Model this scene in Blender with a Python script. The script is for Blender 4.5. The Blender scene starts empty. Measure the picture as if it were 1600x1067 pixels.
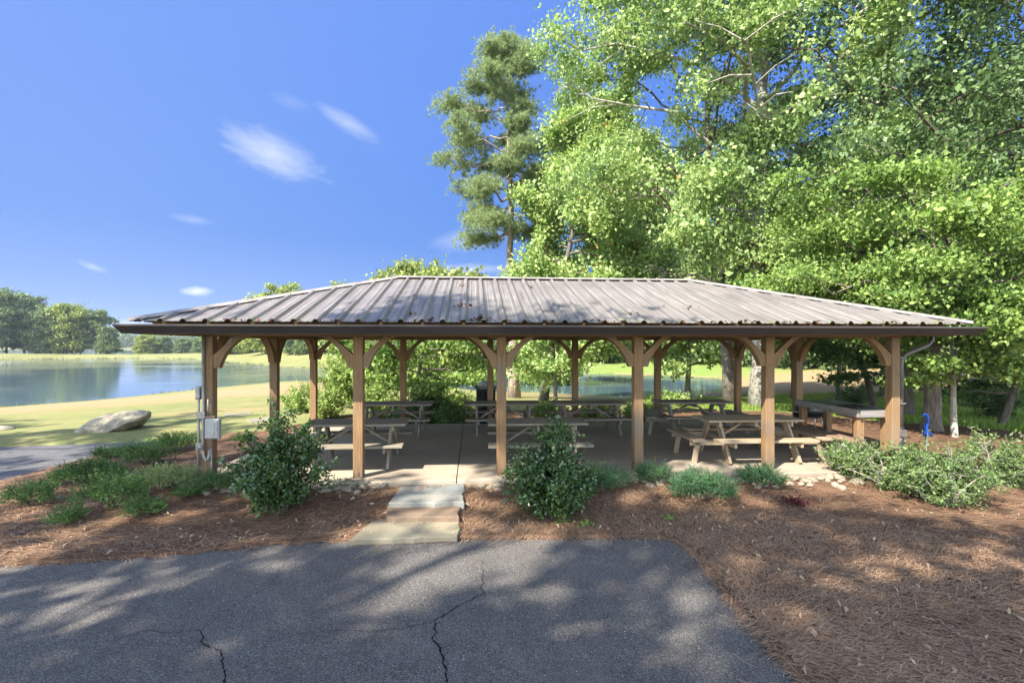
import bpy, math, random
import numpy as np
from mathutils import Vector, Matrix
R = math.radians
sc = bpy.context.scene
COL = sc.collection
rng = np.random.default_rng(7)
random.seed(7)

# ------------------------------------------------------------------ camera
F, HZ, CH = 770.0, 540.5, 2.1            # focal length and horizon in photo pixels, eye height
cam = bpy.data.cameras.new('camera'); camo = bpy.data.objects.new('camera', cam); COL.objects.link(camo)
cam.sensor_width = 36; cam.lens = 36 * F / 1600; cam.shift_y = (HZ - 533.5) / 1600
cam.clip_end = 6000; cam.clip_start = 0.05
camo.location = (0, 0, CH); camo.rotation_euler = (R(90), 0, 0)
sc.camera = camo
# ------------------------------------------------------------------ sun, sky, exposure
SUN_EL, SUN_AZ = 46.0, 222.0             # azimuth clockwise from +Y
sd = Vector((math.sin(R(SUN_AZ)) * math.cos(R(SUN_EL)), math.cos(R(SUN_AZ)) * math.cos(R(SUN_EL)), math.sin(R(SUN_EL))))
sun = bpy.data.lights.new('sun', 'SUN'); suno = bpy.data.objects.new('sun', sun); COL.objects.link(suno)
sun.energy = 4.3; sun.angle = R(0.53); sun.color = (1.0, 0.93, 0.80)
suno.location = (-20, -20, 40); suno.rotation_euler = sd.to_track_quat('Z', 'Y').to_euler()
sc.view_settings.view_transform = 'Standard'; sc.view_settings.look = 'None'
sc.view_settings.gamma = 1; sc.view_settings.use_curve_mapping = False
sc.view_settings.exposure = 1.85
SKY_STRENGTH = 0.15

class NT:                                  # tiny node-tree helper
    def __init__(s, nt): s.nt = nt; nt.nodes.clear()
    def n(s, typ, **kw):
        nd = s.nt.nodes.new(typ)
        ins = kw.pop('ins', {})
        for k, v in kw.items(): setattr(nd, k, v)
        for k, v in ins.items():
            if isinstance(v, bpy.types.NodeSocket): s.nt.links.new(v, nd.inputs[k])
            else: nd.inputs[k].default_value = v
        return nd
    def l(s, a, b): s.nt.links.new(a, b)
    def math(s, op, a, b=None, c=None, clamp=False):
        ins = {0: a}
        if b is not None: ins[1] = b
        if c is not None: ins[2] = c
        return s.n('ShaderNodeMath', operation=op, use_clamp=clamp, ins=ins).outputs[0]
    def mix(s, f, a, b, bt='MIX'):
        nd = s.n('ShaderNodeMix', data_type='RGBA', blend_type=bt)
        for i, v in ((0, f), (6, a), (7, b)):
            if isinstance(v, bpy.types.NodeSocket): s.l(v, nd.inputs[i])
            else: nd.inputs[i].default_value = v if i == 0 else (tuple(v) + (1,))[:4]
        return nd.outputs[2]
    def noise(s, vec, scale, detail=4, rough=.55, dist=0):
        nd = s.n('ShaderNodeTexNoise', ins={'Scale': scale, 'Detail': detail, 'Roughness': rough, 'Distortion': dist})
        if vec is not None: s.l(vec, nd.inputs['Vector'])
        return nd.outputs[0]
    def ramp(s, f, *stops):
        nd = s.n('ShaderNodeValToRGB'); s.l(f, nd.inputs[0]); cr = nd.color_ramp
        while len(cr.elements) < len(stops): cr.elements.new(0.5)
        for e, (p, c) in zip(cr.elements, stops):
            e.position = p; e.color = (c, c, c, 1) if isinstance(c, (int, float)) else (tuple(c) + (1,))[:4]
        return nd.outputs[0]
    def mapr(s, v, a, b, c=0., d=1.):
        return s.n('ShaderNodeMapRange', ins={0: v, 1: a, 2: b, 3: c, 4: d}).outputs[0]

world = bpy.data.worlds.new('World'); sc.world = world; world.use_nodes = True
w = NT(world.node_tree)
sky = w.n('ShaderNodeTexSky', sky_type='NISHITA', sun_disc=False, sun_elevation=R(SUN_EL), sun_rotation=R(SUN_AZ),
          air_density=1.0, dust_density=0.25, ozone_density=2.5, altitude=100)
skyc = w.n('ShaderNodeHueSaturation', ins={'Hue': 0.507, 'Saturation': 0.66, 'Value': 1.22, 'Color': sky.outputs[0]}).outputs[0]
tc = w.n('ShaderNodeTexCoord').outputs['Generated']
sep = w.n('ShaderNodeSeparateXYZ', ins={0: tc})
yy = w.math('MAXIMUM', sep.outputs[1], 0.02)
gu = w.math('DIVIDE', sep.outputs[0], yy); gv = w.math('DIVIDE', sep.outputs[2], yy)
guv = w.n('ShaderNodeCombineXYZ', ins={0: gu, 1: gv, 2: 0.0}).outputs[0]
# the sky away from the sun: deeper and more even than the model gives, paler towards the lake horizon
fr = w.n('ShaderNodeValToRGB'); w.l(w.math('MAXIMUM', sep.outputs[2], 0.0), fr.inputs[0]); cr_ = fr.color_ramp
while len(cr_.elements) < 5: cr_.elements.new(.5)
for e_, (p_, c_) in zip(cr_.elements, [(0, (.86, 1.26, 2.12)), (.05, (.52, .96, 1.98)), (.2, (.19, .60, 1.80)), (.45, (.25, .62, 1.95)), (1, (.34, .72, 2.0))]):
    e_.position = p_; e_.color = (c_[0] / 2.2, c_[1] / 2.2, c_[2] / 2.2, 1)
frc = w.n('ShaderNodeVectorMath', operation='SCALE', ins={0: fr.outputs[0]}).outputs[0]
frc.node.inputs['Scale'].default_value = 1.88
lft = w.mapr(sep.outputs[0], .25, -.65)
frc = w.mix(w.math('MULTIPLY', lft, .45), frc, (.56, .90, 1.82))
skyc = w.mix(w.mapr(sep.outputs[1], -.25, .35), skyc, frc)
total = None
# clouds: (px, py, half width, half height, tilt deg, strength)
for (px, py, hw, hh, tilt, st, nsc) in [(424, 240, 98, 38, -24, .62, 9), (545, 193, 66, 16, -30, .42, 10), (308, 455, 30, 9, 0, 1.1, 16),
        (735, 372, 70, 22, 10, .38, 9), (145, 417, 30, 7, -20, .4, 14), (300, 343, 40, 9, -10, .25, 12), (455, 160, 40, 14, -20, .12, 10),
        (740, 420, 75, 10, 0, .45, 12), (1320, 320, 90, 40, 0, .7, 9), (200, 505, 60, 8, 0, .5, 9), (1010, 420, 60, 40, 0, .4, 9)]:
    cx, cy = (px - 800) / F, (HZ - py) / F
    d = w.n('ShaderNodeVectorMath', operation='SUBTRACT', ins={0: guv, 1: (cx, cy, 0)}).outputs[0]
    rt = w.n('ShaderNodeVectorRotate', rotation_type='Z_AXIS', ins={'Vector': d, 'Angle': -R(tilt)}).outputs[0]
    mp = w.n('ShaderNodeVectorMath', operation='MULTIPLY', ins={0: rt, 1: (F / hw, F / hh, 0)}).outputs[0]
    ln = w.n('ShaderNodeVectorMath', operation='LENGTH', ins={0: mp}).outputs['Value']
    body = w.mapr(ln, 1.25, 0.0)
    stre = w.n('ShaderNodeVectorMath', operation='MULTIPLY', ins={0: rt, 1: (nsc * .55, nsc * 1.9, 1)}).outputs[0]
    nz = w.noise(stre, 2.2, 9, .68, 1.3)
    m = w.math('MULTIPLY', w.math('SUBTRACT', w.math('ADD', body, nz), 0.72, clamp=True), 1.5 * st, clamp=True)
    total = m if total is None else w.math('ADD', total, m, clamp=True)
skyc = w.mix(w.math('MULTIPLY', total, .9), skyc, (1.75, 1.9, 2.1))
bg = w.n('ShaderNodeBackground', ins={'Color': skyc, 'Strength': SKY_STRENGTH})
w.l(bg.outputs[0], w.n('ShaderNodeOutputWorld').inputs[0])

# ------------------------------------------------------------------ helpers
def at(px, py, z=0.0):                      # the world point on height z that the photo shows at this pixel
    Y = (CH - z) * F / (py - HZ); return ((px - 800) / F * Y, Y)
def atY(px, Y): return (px - 800) / F * Y
def tag(o, label=None, cat=None, group=None, kind=None):
    if label: o['label'] = label
    if cat: o['category'] = cat
    if group: o['group'] = group
    if kind: o['kind'] = kind
    return o
def empty(name, loc, rz=0, **kw):
    o = bpy.data.objects.new(name, None); COL.objects.link(o); o.location = loc; o.rotation_euler = (0, 0, rz)
    o.empty_display_size = .2
    return tag(o, **kw)
def link_mesh(name, me, mat, parent=None):
    o = bpy.data.objects.new(name, me); COL.objects.link(o)
    if mat: me.materials.append(mat)
    if parent is not None: o.parent = parent
    return o
def copy_tree(o, parent=None):
    c = o.copy(); COL.objects.link(c); c.parent = parent
    for ch in list(o.children): copy_tree(ch, c)
    return c
def np_mesh(name, V, Fq, smooth=False):     # V (n,3), Fq (m,k) all the same size
    me = bpy.data.meshes.new(name)
    V = np.ascontiguousarray(V, dtype=np.float32); Fq = np.ascontiguousarray(Fq, dtype=np.int32)
    m, k = Fq.shape
    me.vertices.add(len(V)); me.vertices.foreach_set('co', V.ravel())
    me.loops.add(m * k); me.loops.foreach_set('vertex_index', Fq.ravel())
    me.polygons.add(m); me.polygons.foreach_set('loop_start', np.arange(0, m * k, k, dtype=np.int32))
    me.update(calc_edges=True)
    if smooth: me.polygons.foreach_set('use_smooth', np.ones(m, dtype=bool))
    return me

class MB:
    def __init__(s): s.v = []; s.f = []; s.g = []; s.sm = []
    def add(s, vs, fs, gs=None, smooth=False):
        b = len(s.v); s.v += [tuple(v) for v in vs]; s.f += [tuple(i + b for i in f) for f in fs]
        s.g += gs if gs else [tuple(v) for v in vs]; s.sm += [smooth] * len(fs)
    def beam(s, a, b, w, h, up=(0, 0, 1), ch=0.0):          # a rectangular board from a to b, w across, h along up
        a = Vector(a); b = Vector(b); d = (b - a); L = d.length; d.normalize()
        u = Vector(up); sdv = d.cross(u)
        if sdv.length < 1e-4: u = Vector((0, 1, 0)); sdv = d.cross(u)
        sdv.normalize(); u = sdv.cross(d).normalized()
        off = random.uniform(0, 50); oy = random.uniform(0, 50)
        c = min(ch, w * .3, h * .3)
        if c > 0: prof = [(-w/2+c, -h/2), (w/2-c, -h/2), (w/2, -h/2+c), (w/2, h/2-c), (w/2-c, h/2), (-w/2+c, h/2), (-w/2, h/2-c), (-w/2, -h/2+c)]
        else: prof = [(-w/2, -h/2), (w/2, -h/2), (w/2, h/2), (-w/2, h/2)]
        n = len(prof); vs = []; gs = []
        for e, (p, t) in enumerate(((a, 0), (b, L))):
            for x, y in prof:
                vs.append(p + sdv * x + u * y); gs.append((t + off, x + oy, y))
        fs = [(i, (i + 1) % n, n + (i + 1) % n, n + i) for i in range(n)] + [tuple(range(n))[::-1], tuple(range(n, 2 * n))]
        fs = [f[::-1] for f in fs]
        s.add(vs, fs, gs)
    def box(s, c, sz, ch=0.0):
        x, y, z = c; s.beam((x - sz[0] / 2, y, z), (x + sz[0] / 2, y, z), sz[1], sz[2], ch=ch)
    def tube(s, pts, rad, seg=8, cap=True, smooth=True):
        pts = [Vector(p) for p in pts]; n = len(pts)
        if isinstance(rad, (int, float)): rad = [rad] * n
        d0 = (pts[1] - pts[0]).normalized()
        ref = Vector((0, 0, 1)) if abs(d0.z) < .9 else Vector((1, 0, 0))
        x = d0.cross(ref).normalized(); vs = []; gs = []; t = 0
        for i, p in enumerate(pts):
            d = (pts[min(i + 1, n - 1)] - pts[max(i - 1, 0)]).normalized()
            x = (x - d * x.dot(d)).normalized(); y = d.cross(x)
            if i: t += (p - pts[i - 1]).length
            for k in range(seg):
                a = 2 * math.pi * k / seg
                vs.append(p + (x * math.cos(a) + y * math.sin(a)) * rad[i]); gs.append((t, math.cos(a) * rad[i], math.sin(a) * rad[i]))
        fs = [(i * seg + k, i * seg + (k + 1) % seg, (i + 1) * seg + (k + 1) % seg, (i + 1) * seg + k) for i in range(n - 1) for k in range(seg)]
        s.add(vs, fs, gs, smooth)
        if cap:
            b = len(s.v) - n * seg
            s.f += [tuple(b + k for k in range(seg))[::-1], tuple(b + (n - 1) * seg + k for k in range(seg))]; s.sm += [False] * 2
    def lathe(s, c, prof, seg=20, axis='Z', smooth=True):
        vs = []; m = len(prof)
        for r_, h in prof:
            for k in range(seg):
                a = 2 * math.pi * k / seg; p = (r_ * math.cos(a), r_ * math.sin(a), h)
                if axis == 'X': p = (h, p[0], p[1])
                if axis == 'Y': p = (p[0], h, p[1])
                vs.append((c[0] + p[0], c[1] + p[1], c[2] + p[2]))
        fs = [(i * seg + k, i * seg + (k + 1) % seg, (i + 1) * seg + (k + 1) % seg, (i + 1) * seg + k) for i in range(m - 1) for k in range(seg)]
        s.add(vs, fs, None, smooth)
    def prism(s, outline, z0, z1):
        n = len(outline); vs = [(x, y, z0) for x, y in outline] + [(x, y, z1) for x, y in outline]
        s.add(vs, [(i, (i + 1) % n, n + (i + 1) % n, n + i) for i in range(n)] + [tuple(range(n))[::-1], tuple(range(n, 2 * n))])
    def build(s, name, mat, parent=None, bevel=0):
        me = bpy.data.meshes.new(name); me.from_pydata([tuple(v) for v in s.v], [], s.f)
        at_ = me.attributes.new('grain', 'FLOAT_VECTOR', 'POINT')
        at_.data.foreach_set('vector', np.array([tuple(g) for g in s.g], dtype=np.float32).ravel())
        me.polygons.foreach_set('use_smooth', s.sm)
        o = link_mesh(name, me, mat, parent)
        if bevel:
            b = o.modifiers.new('bevel', 'BEVEL'); b.width = bevel; b.segments = 2; b.limit_method = 'ANGLE'
        return o

# ------------------------------------------------------------------ materials
def new_mat(name):
    m = bpy.data.materials.new(name); m.use_nodes = True; return m, NT(m.node_tree)
def finish(t, **ins):
    bump = ins.pop('bump', None)
    p = t.n('ShaderNodeBsdfPrincipled', ins={k: v if not (isinstance(v, tuple) and len(v) == 3) else v + (1,) for k, v in ins.items()})
    if bump:
        b = t.n('ShaderNodeBump', ins={'Height': bump[0], 'Strength': bump[1], 'Distance': bump[2]})
        t.l(b.outputs[0], p.inputs['Normal'])
    o = t.n('ShaderNodeOutputMaterial'); t.l(p.outputs[0], o.inputs[0]); return p, o
def wood(name, ca, cb, cc, rough=.75, knots=True, foot=False):
    m, t = new_mat(name)
    g = t.n('ShaderNodeAttribute', attribute_name='grain').outputs['Vector']
    st = t.n('ShaderNodeVectorMath', operation='MULTIPLY', ins={0: g, 1: (1.2, 26, 26)}).outputs[0]
    n1 = t.noise(st, 2.0, 6, .6, .3)
    st2 = t.n('ShaderNodeVectorMath', operation='MULTIPLY', ins={0: g, 1: (.35, 1.6, 1.6)}).outputs[0]
    n2 = t.noise(st2, 2.5, 3, .5)
    c = t.mix(t.ramp(n1, (.36, 0), (.66, 1)), ca, cb)
    c = t.mix(t.ramp(n2, (.4, 0), (.7, .75)), c, cc)
    fine = t.noise(t.n('ShaderNodeVectorMath', operation='MULTIPLY', ins={0: g, 1: (2, 70, 70)}).outputs[0], 2, 3, .6)
    c = t.mix(t.ramp(fine, (.30, .55), (.40, 0)), c, tuple(x * .45 for x in cb))
    if knots:
        v = t.n('ShaderNodeTexVoronoi', ins={'Scale': 1.0}); kv = t.n('ShaderNodeVectorMath', operation='MULTIPLY', ins={0: g, 1: (2.4, 7, 7)}).outputs[0]
        t.l(kv, v.inputs['Vector'])
        c = t.mix(t.ramp(v.outputs['Distance'], (.06, .7), (.12, 0)), c, tuple(x * .3 for x in cb))
    ck = t.noise(t.n('ShaderNodeVectorMath', operation='MULTIPLY', ins={0: g, 1: (.9, 34, 34)}).outputs[0], 1.6, 2, .4)
    c = t.mix(t.ramp(ck, (.70, 0), (.735, .85)), c, tuple(x * .22 for x in cb))
    if foot:
        zz = t.n('ShaderNodeSeparateXYZ', ins={0: t.n('ShaderNodeTexCoord').outputs['Object']}).outputs[2]
        c = t.mix(t.math('MULTIPLY', t.mapr(t.math('ADD', zz, t.math('MULTIPLY', n2, .5)), .62, .22), .55, clamp=True), c, (.10, .075, .055))
        c = t.mix(t.ramp(t.noise(g, 1.1, 4, .6), (.52, 0), (.7, .55)), c, (.19, .165, .14))
    finish(t, **{'Base Color': c, 'Roughness': rough, 'bump': (n1, .35, .005), 'Specular IOR Level': .25})
    return m
M = {}
M['post'] = wood('post_wood', (.285, .17, .082), (.155, .088, .042), (.215, .145, .085), foot=True)
M['beam'] = wood('beam_wood', (.33, .20, .10), (.22, .13, .065), (.28, .18, .105))
M['table'] = wood('weathered_wood', (.27, .235, .18), (.17, .14, .105), (.22, .20, .165))
M['table_grey'] = wood('grey_weathered_wood', (.25, .215, .175), (.15, .125, .10), (.21, .18, .15))
M['table_new'] = wood('tan_lumber', (.37, .285, .19), (.26, .185, .115), (.31, .255, .185))
M['counter'] = wood('silvery_wood', (.28, .265, .255), (.15, .14, .13), (.20, .175, .155))
M['bench_brown'] = wood('brown_wood', (.26, .17, .12), (.17, .11, .08), (.22, .17, .14))

def plain(name, col, rough=.5, metal=0., spec=.5, var=.12, sc_=8, bump=0, bd=.002):
    m, t = new_mat(name)
    tc_ = t.n('ShaderNodeTexCoord').outputs['Object']
    n = t.noise(tc_, sc_, 5, .6)
    c = t.mix(t.ramp(n, (.3, 0), (.7, 1)), tuple(x * (1 - var) for x in col), tuple(min(1, x * (1 + var)) for x in col))
    kw = {'Base Color': c, 'Roughness': rough, 'Metallic': metal, 'Specular IOR Level': spec}
    if bump: kw['bump'] = (t.noise(tc_, sc_ * 6, 5, .6), bump, bd)
    finish(t, **kw); return m
M['gutter'] = plain('dark_bronze_gutter', (.038, .030, .029), .40, var=.2, sc_=2)
M['downspout'] = plain('grey_downspout', (.11, .095, .088), .45, var=.3)
M['conduit'] = plain('galvanised_conduit', (.27, .25, .225), .5, .3, var=.3)
M['box_grey'] = plain('grey_box', (.30, .30, .285), .5, var=.25)
M['panel'] = plain('clear_box_cover', (.36, .37, .37), .3)
M['black'] = plain('black_metal', (.012, .012, .013), .35)
M['steel'] = plain('steel', (.5, .5, .5), .3, .8)
M['blue'] = plain('blue_paint', (.02, .13, .62), .35, var=.15)
M['white'] = plain('white_paper', (.8, .8, .8), .7)
M['rubber'] = plain('black_rubber', (.02, .02, .02), .7)
M['green_felt'] = plain('mossy_board', (.10, .12, .07), .7, var=.4)

def roof_mat():
    m, t = new_mat('weathered_metal_roof')
    g = t.n('ShaderNodeAttribute', attribute_name='grain').outputs['Vector']
    st = t.n('ShaderNodeVectorMath', operation='MULTIPLY', ins={0: g, 1: (14, .55, 1)}).outputs[0]
    s1 = t.noise(st, 1.6, 6, .65, .2)
    s2 = t.noise(g, .9, 5, .6)
    s3 = t.noise(g, 14, 4, .7)
    c = t.mix(t.ramp(s1, (.35, 0), (.65, 1)), (.122, .108, .100), (.235, .215, .205))
    c = t.mix(t.ramp(s2, (.42, 0), (.68, .6)), c, (.105, .094, .088))
    c = t.mix(t.ramp(s3, (.60, 0), (.74, .6)), c, (.08, .07, .06))
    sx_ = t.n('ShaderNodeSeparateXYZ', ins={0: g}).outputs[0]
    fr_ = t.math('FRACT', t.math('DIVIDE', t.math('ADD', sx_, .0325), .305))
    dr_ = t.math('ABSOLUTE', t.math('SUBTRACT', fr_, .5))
    c = t.mix(t.math('MULTIPLY', t.ramp(dr_, (.13, 0), (.165, 1), (.20, 1), (.30, 0)), t.ramp(s2, (.3, .75), (.7, .35))), c, (.055, .048, .045))  # dark lines along the rib edges, shading painted in so the ribs stand out
    # pollen and moss by the gutter
    sp = t.n('ShaderNodeSeparateXYZ', ins={0: g})
    edge = t.mapr(sp.outputs[1], .16, 0.0)
    mo = t.math('MULTIPLY', edge, t.ramp(t.noise(g, 5, 4, .6), (.48, 0), (.62, 1)), clamp=True)
    c = t.mix(t.math('MULTIPLY', mo, .8), c, (.10, .13, .03))
    finish(t, **{'Base Color': c, 'Roughness': .48, 'Metallic': .0, 'Specular IOR Level': .5, 'bump': (s1, .1, .002)})
    return m
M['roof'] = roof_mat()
M['cap'] = plain('ridge_cap_metal', (.24, .215, .20), .5, var=.3, sc_=5)

def concrete(name, ca, cb, stain):
    m, t = new_mat(name)
    tc_ = t.n('ShaderNodeTexCoord').outputs['Object']
    a = t.noise(tc_, .8, 6, .6); b = t.noise(tc_, 6, 5, .6); f = t.noise(tc_, 60, 4, .7)
    c = t.mix(t.ramp(a, (.35, 0), (.65, 1)), ca, cb)
    c = t.mix(t.ramp(b, (.5, 0), (.8, .55)), c, stain)
    c = t.mix(t.ramp(f, (.38, .35), (.5, 0)), c, tuple(x * .5 for x in ca))
    finish(t, **{'Base Color': c, 'Roughness': .85, 'bump': (f, .25, .004), 'Specular IOR Level': .3}); return m
M['slab'] = concrete('tan_concrete', (.31, .255, .195), (.375, .315, .245), (.21, .175, .135))
M['flag'] = concrete('blue_grey_flagstone', (.16, .18, .185), (.26, .25, .215), (.12, .11, .09))
M['flag_brown'] = concrete('brown_flagstone', (.14, .095, .065), (.22, .16, .11), (.08, .06, .05))
M['flag_tan'] = concrete('tan_flagstone', (.26, .22, .145), (.19, .175, .135), (.14, .11, .075))
M['rock'] = concrete('field_stone', (.21, .175, .13), (.31, .265, .20), (.13, .11, .085))

def boulder_mat():
    m, t = new_mat('lichen_boulder')
    tc_ = t.n('ShaderNodeTexCoord').outputs['Object']
    mp = t.n('ShaderNodeMapping', ins={'Vector': tc_, 'Rotation': (0, .35, .2), 'Scale': (1, 1, 4)}).outputs[0]
    a = t.noise(mp, 2.2, 7, .65, .4); b = t.noise(tc_, 5, 6, .7)
    c = t.mix(t.ramp(a, (.35, 0), (.62, 1)), (.15, .125, .085), (.30, .265, .19))
    c = t.mix(t.ramp(b, (.5, 0), (.72, .7)), c, (.24, .24, .20))
    finish(t, **{'Base Color': c, 'Roughness': .9, 'bump': (a, .7, .03)}); return m
M['boulder'] = boulder_mat()

def asphalt_mat(name, ca, cb):
    m, t = new_mat(name)
    tc_ = t.n('ShaderNodeTexCoord').outputs['Object']
    v = t.n('ShaderNodeTexVoronoi', ins={'Scale': 78.0, 'Vector': tc_})
    big = t.noise(tc_, .5, 5, .6); mid = t.noise(tc_, 4, 6, .7); f = t.noise(tc_, 130, 3, .7)
    c = t.mix(t.ramp(big, (.35, 0), (.65, 1)), ca, cb)
    c = t.mix(t.ramp(mid, (.35, .5), (.55, 0)), c, tuple(x * .72 for x in ca))
    c = t.mix(t.ramp(v.outputs['Distance'], (.25, 0), (.70, .85)), c, tuple(x * .28 for x in ca))
    spk = t.n('ShaderNodeSeparateColor', ins={0: v.outputs['Color']}).outputs[0]
    c = t.mix(t.ramp(spk, (.86, 0), (.95, .45)), c, (.25, .24, .22))
    vv = t.n('ShaderNodeTexVoronoi', ins={'Scale': 22.0, 'Vector': tc_})
    s2 = t.n('ShaderNodeSeparateColor', ins={0: vv.outputs['Color']}).outputs[1]
    c = t.mix(t.math('MULTIPLY', t.ramp(s2, (.93, 0), (.95, 1)), t.ramp(vv.outputs['Distance'], (.10, .9), (.16, 0))), c, (.5, .48, .44))
    h = t.math('ADD', v.outputs['Distance'], t.math('MULTIPLY', f, -.6))
    st = t.noise(t.n('ShaderNodeMapping', ins={'Vector': tc_, 'Location': (7, 3, 0)}).outputs[0], 1.3, 6, .7, .5)
    c = t.mix(t.ramp(st, (.56, 0), (.70, .45)), c, (.15, .125, .10))
    c = t.mix(t.ramp(st, (.28, .45), (.40, 0)), c, tuple(x * .55 for x in ca))
    p, o = finish(t, **{'Base Color': c, 'Roughness': .82, 'bump': (h, -.9, .009), 'Specular IOR Level': .35}); return m
M['asphalt'] = asphalt_mat('asphalt', (.130, .119, .111), (.172, .159, .147))
M['asphalt_path'] = asphalt_mat('path_asphalt', (.13, .127, .13), (.16, .155, .155))
M['crack'] = plain('crack_dark', (.012, .011, .010), .95, spec=.1)

def leaf_mat(name, dark, light, trans=.35, rough=.55, spec=.3, big=.35, wilt=None):
    m, t = new_mat(name)
    gi = t.n('ShaderNodeNewGeometry')
    rp = gi.outputs['Random Per Island']
    tc_ = t.n('ShaderNodeTexCoord').outputs['Object']
    n = t.noise(tc_, big, 3, .6)
    f = t.math('ADD', t.math('MULTIPLY', rp, .65), t.math('MULTIPLY', n, .5))
    c = t.mix(t.ramp(f, (.2, 0), (.9, 1)), dark, light)
    if wilt: c = t.mix(t.ramp(rp, (.975, 0), (.98, 1)), c, wilt)
    p = t.n('ShaderNodeBsdfPrincipled', ins={'Base Color': c, 'Roughness': rough, 'Specular IOR Level': spec})
    tr = t.n('ShaderNodeBsdfTranslucent', ins={'Color': t.mix(1.0, c, (1.08, 1.15, .72), 'MULTIPLY')})
    mx = t.n('ShaderNodeMixShader', ins={0: trans, 1: p.outputs[0], 2: tr.outputs[0]})
    t.l(mx.outputs[0], t.n('ShaderNodeOutputMaterial').inputs[0]); return m
M['gum'] = leaf_mat('sweetgum_leaf', (.13, .23, .075), (.45, .55, .22), .38)
M['gum2'] = leaf_mat('maple_leaf', (.15, .26, .07), (.48, .58, .23), .40, wilt=(.35, .20, .06))
M['oak'] = leaf_mat('oak_leaf', (.03, .07, .025), (.17, .25, .095), .30, rough=.4)
M['pine'] = leaf_mat('pine_needles', (.13, .18, .08), (.34, .41, .20), .35)
M['dark'] = leaf_mat('dark_leaf', (.04, .085, .022), (.10, .17, .05), .3)
M['layer'] = leaf_mat('dogwood_leaf', (.06, .13, .03), (.29, .40, .10), .36)
M['far'] = leaf_mat('far_leaf', (.08, .125, .05), (.20, .265, .11), .3, big=.12)
M['far_bright'] = leaf_mat('far_bright_leaf', (.16, .21, .045), (.34, .38, .11), .35, big=.12)
M['holly'] = leaf_mat('holly_leaf', (.02, .052, .014), (.085, .155, .042), .14, rough=.22, spec=.6, big=3)
M['juniper'] = leaf_mat('juniper_needles', (.035, .085, .025), (.14, .235, .07), .15, rough=.7, big=2.5)
M['juniper_blue'] = leaf_mat('blue_green_juniper', (.025, .075, .032), (.09, .19, .08), .15, rough=.7, big=2.5)
M['juniper_pale'] = leaf_mat('pale_juniper', (.15, .20, .07), (.33, .40, .18), .2, rough=.7, big=2.5)
M['abelia'] = leaf_mat('shrub_leaf', (.07, .125, .04), (.20, .28, .10), .3, rough=.45, big=2)
M['laurel'] = leaf_mat('laurel_leaf', (.15, .23, .05), (.36, .45, .14), .4, rough=.4, big=1)
M['weed'] = leaf_mat('weed_leaf', (.12, .22, .05), (.24, .38, .10), .35)
M['purple'] = leaf_mat('purple_leaf', (.06, .012, .018), (.14, .03, .035), .2)
M['grassblade'] = leaf_mat('grass_blade', (.12, .20, .03), (.27, .36, .07), .35, big=.5)
M['reed'] = leaf_mat('reed_blade', (.13, .16, .05), (.30, .29, .12), .3, big=.3)
M['straw'] = leaf_mat('pine_straw', (.15, .08, .05), (.46, .31, .20), .1, rough=.7, big=1.2)
M['litter'] = leaf_mat('dry_leaf', (.16, .10, .065), (.40, .30, .21), .2, rough=.8, big=2)
M['redleaf'] = leaf_mat('red_dead_leaf', (.07, .025, .015), (.17, .075, .045), .1)

def bark(name, ca, cb, scale=1.0, lich=None):
    m, t = new_mat(name)
    g = t.n('ShaderNodeAttribute', attribute_name='grain').outputs['Vector']
    mp = t.n('ShaderNodeVectorMath', operation='MULTIPLY', ins={0: g, 1: (4 * scale, 16 * scale, 16 * scale)}).outputs[0]
    a = t.noise(mp, 1.5, 6, .65, .4)
    v = t.n('ShaderNodeTexVoronoi', ins={'Vector': mp, 'Scale': 1.0}).outputs['Distance']
    h = t.math('ADD', a, t.math('MULTIPLY', v, .6))
    c = t.mix(t.ramp(h, (.45, 0), (1.0, 1)), ca, cb)
    if lich: c = t.mix(t.ramp(t.noise(g, 3, 5, .7), (.48, 0), (.6, .85)), c, lich)
    finish(t, **{'Base Color': c, 'Roughness': .9, 'bump': (h, .6, .03)}); return m
M['bark_pale'] = bark('pale_grey_bark', (.17, .15, .12), (.33, .30, .25), 1, (.42, .41, .35))
M['bark_mid'] = bark('mottled_bark', (.06, .05, .04), (.20, .165, .13))
M['bark_dark'] = bark('dark_bark', (.055, .045, .036), (.15, .125, .10))
M['bark_pine'] = bark('pine_bark', (.12, .085, .065), (.33, .25, .20), .7)

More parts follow.
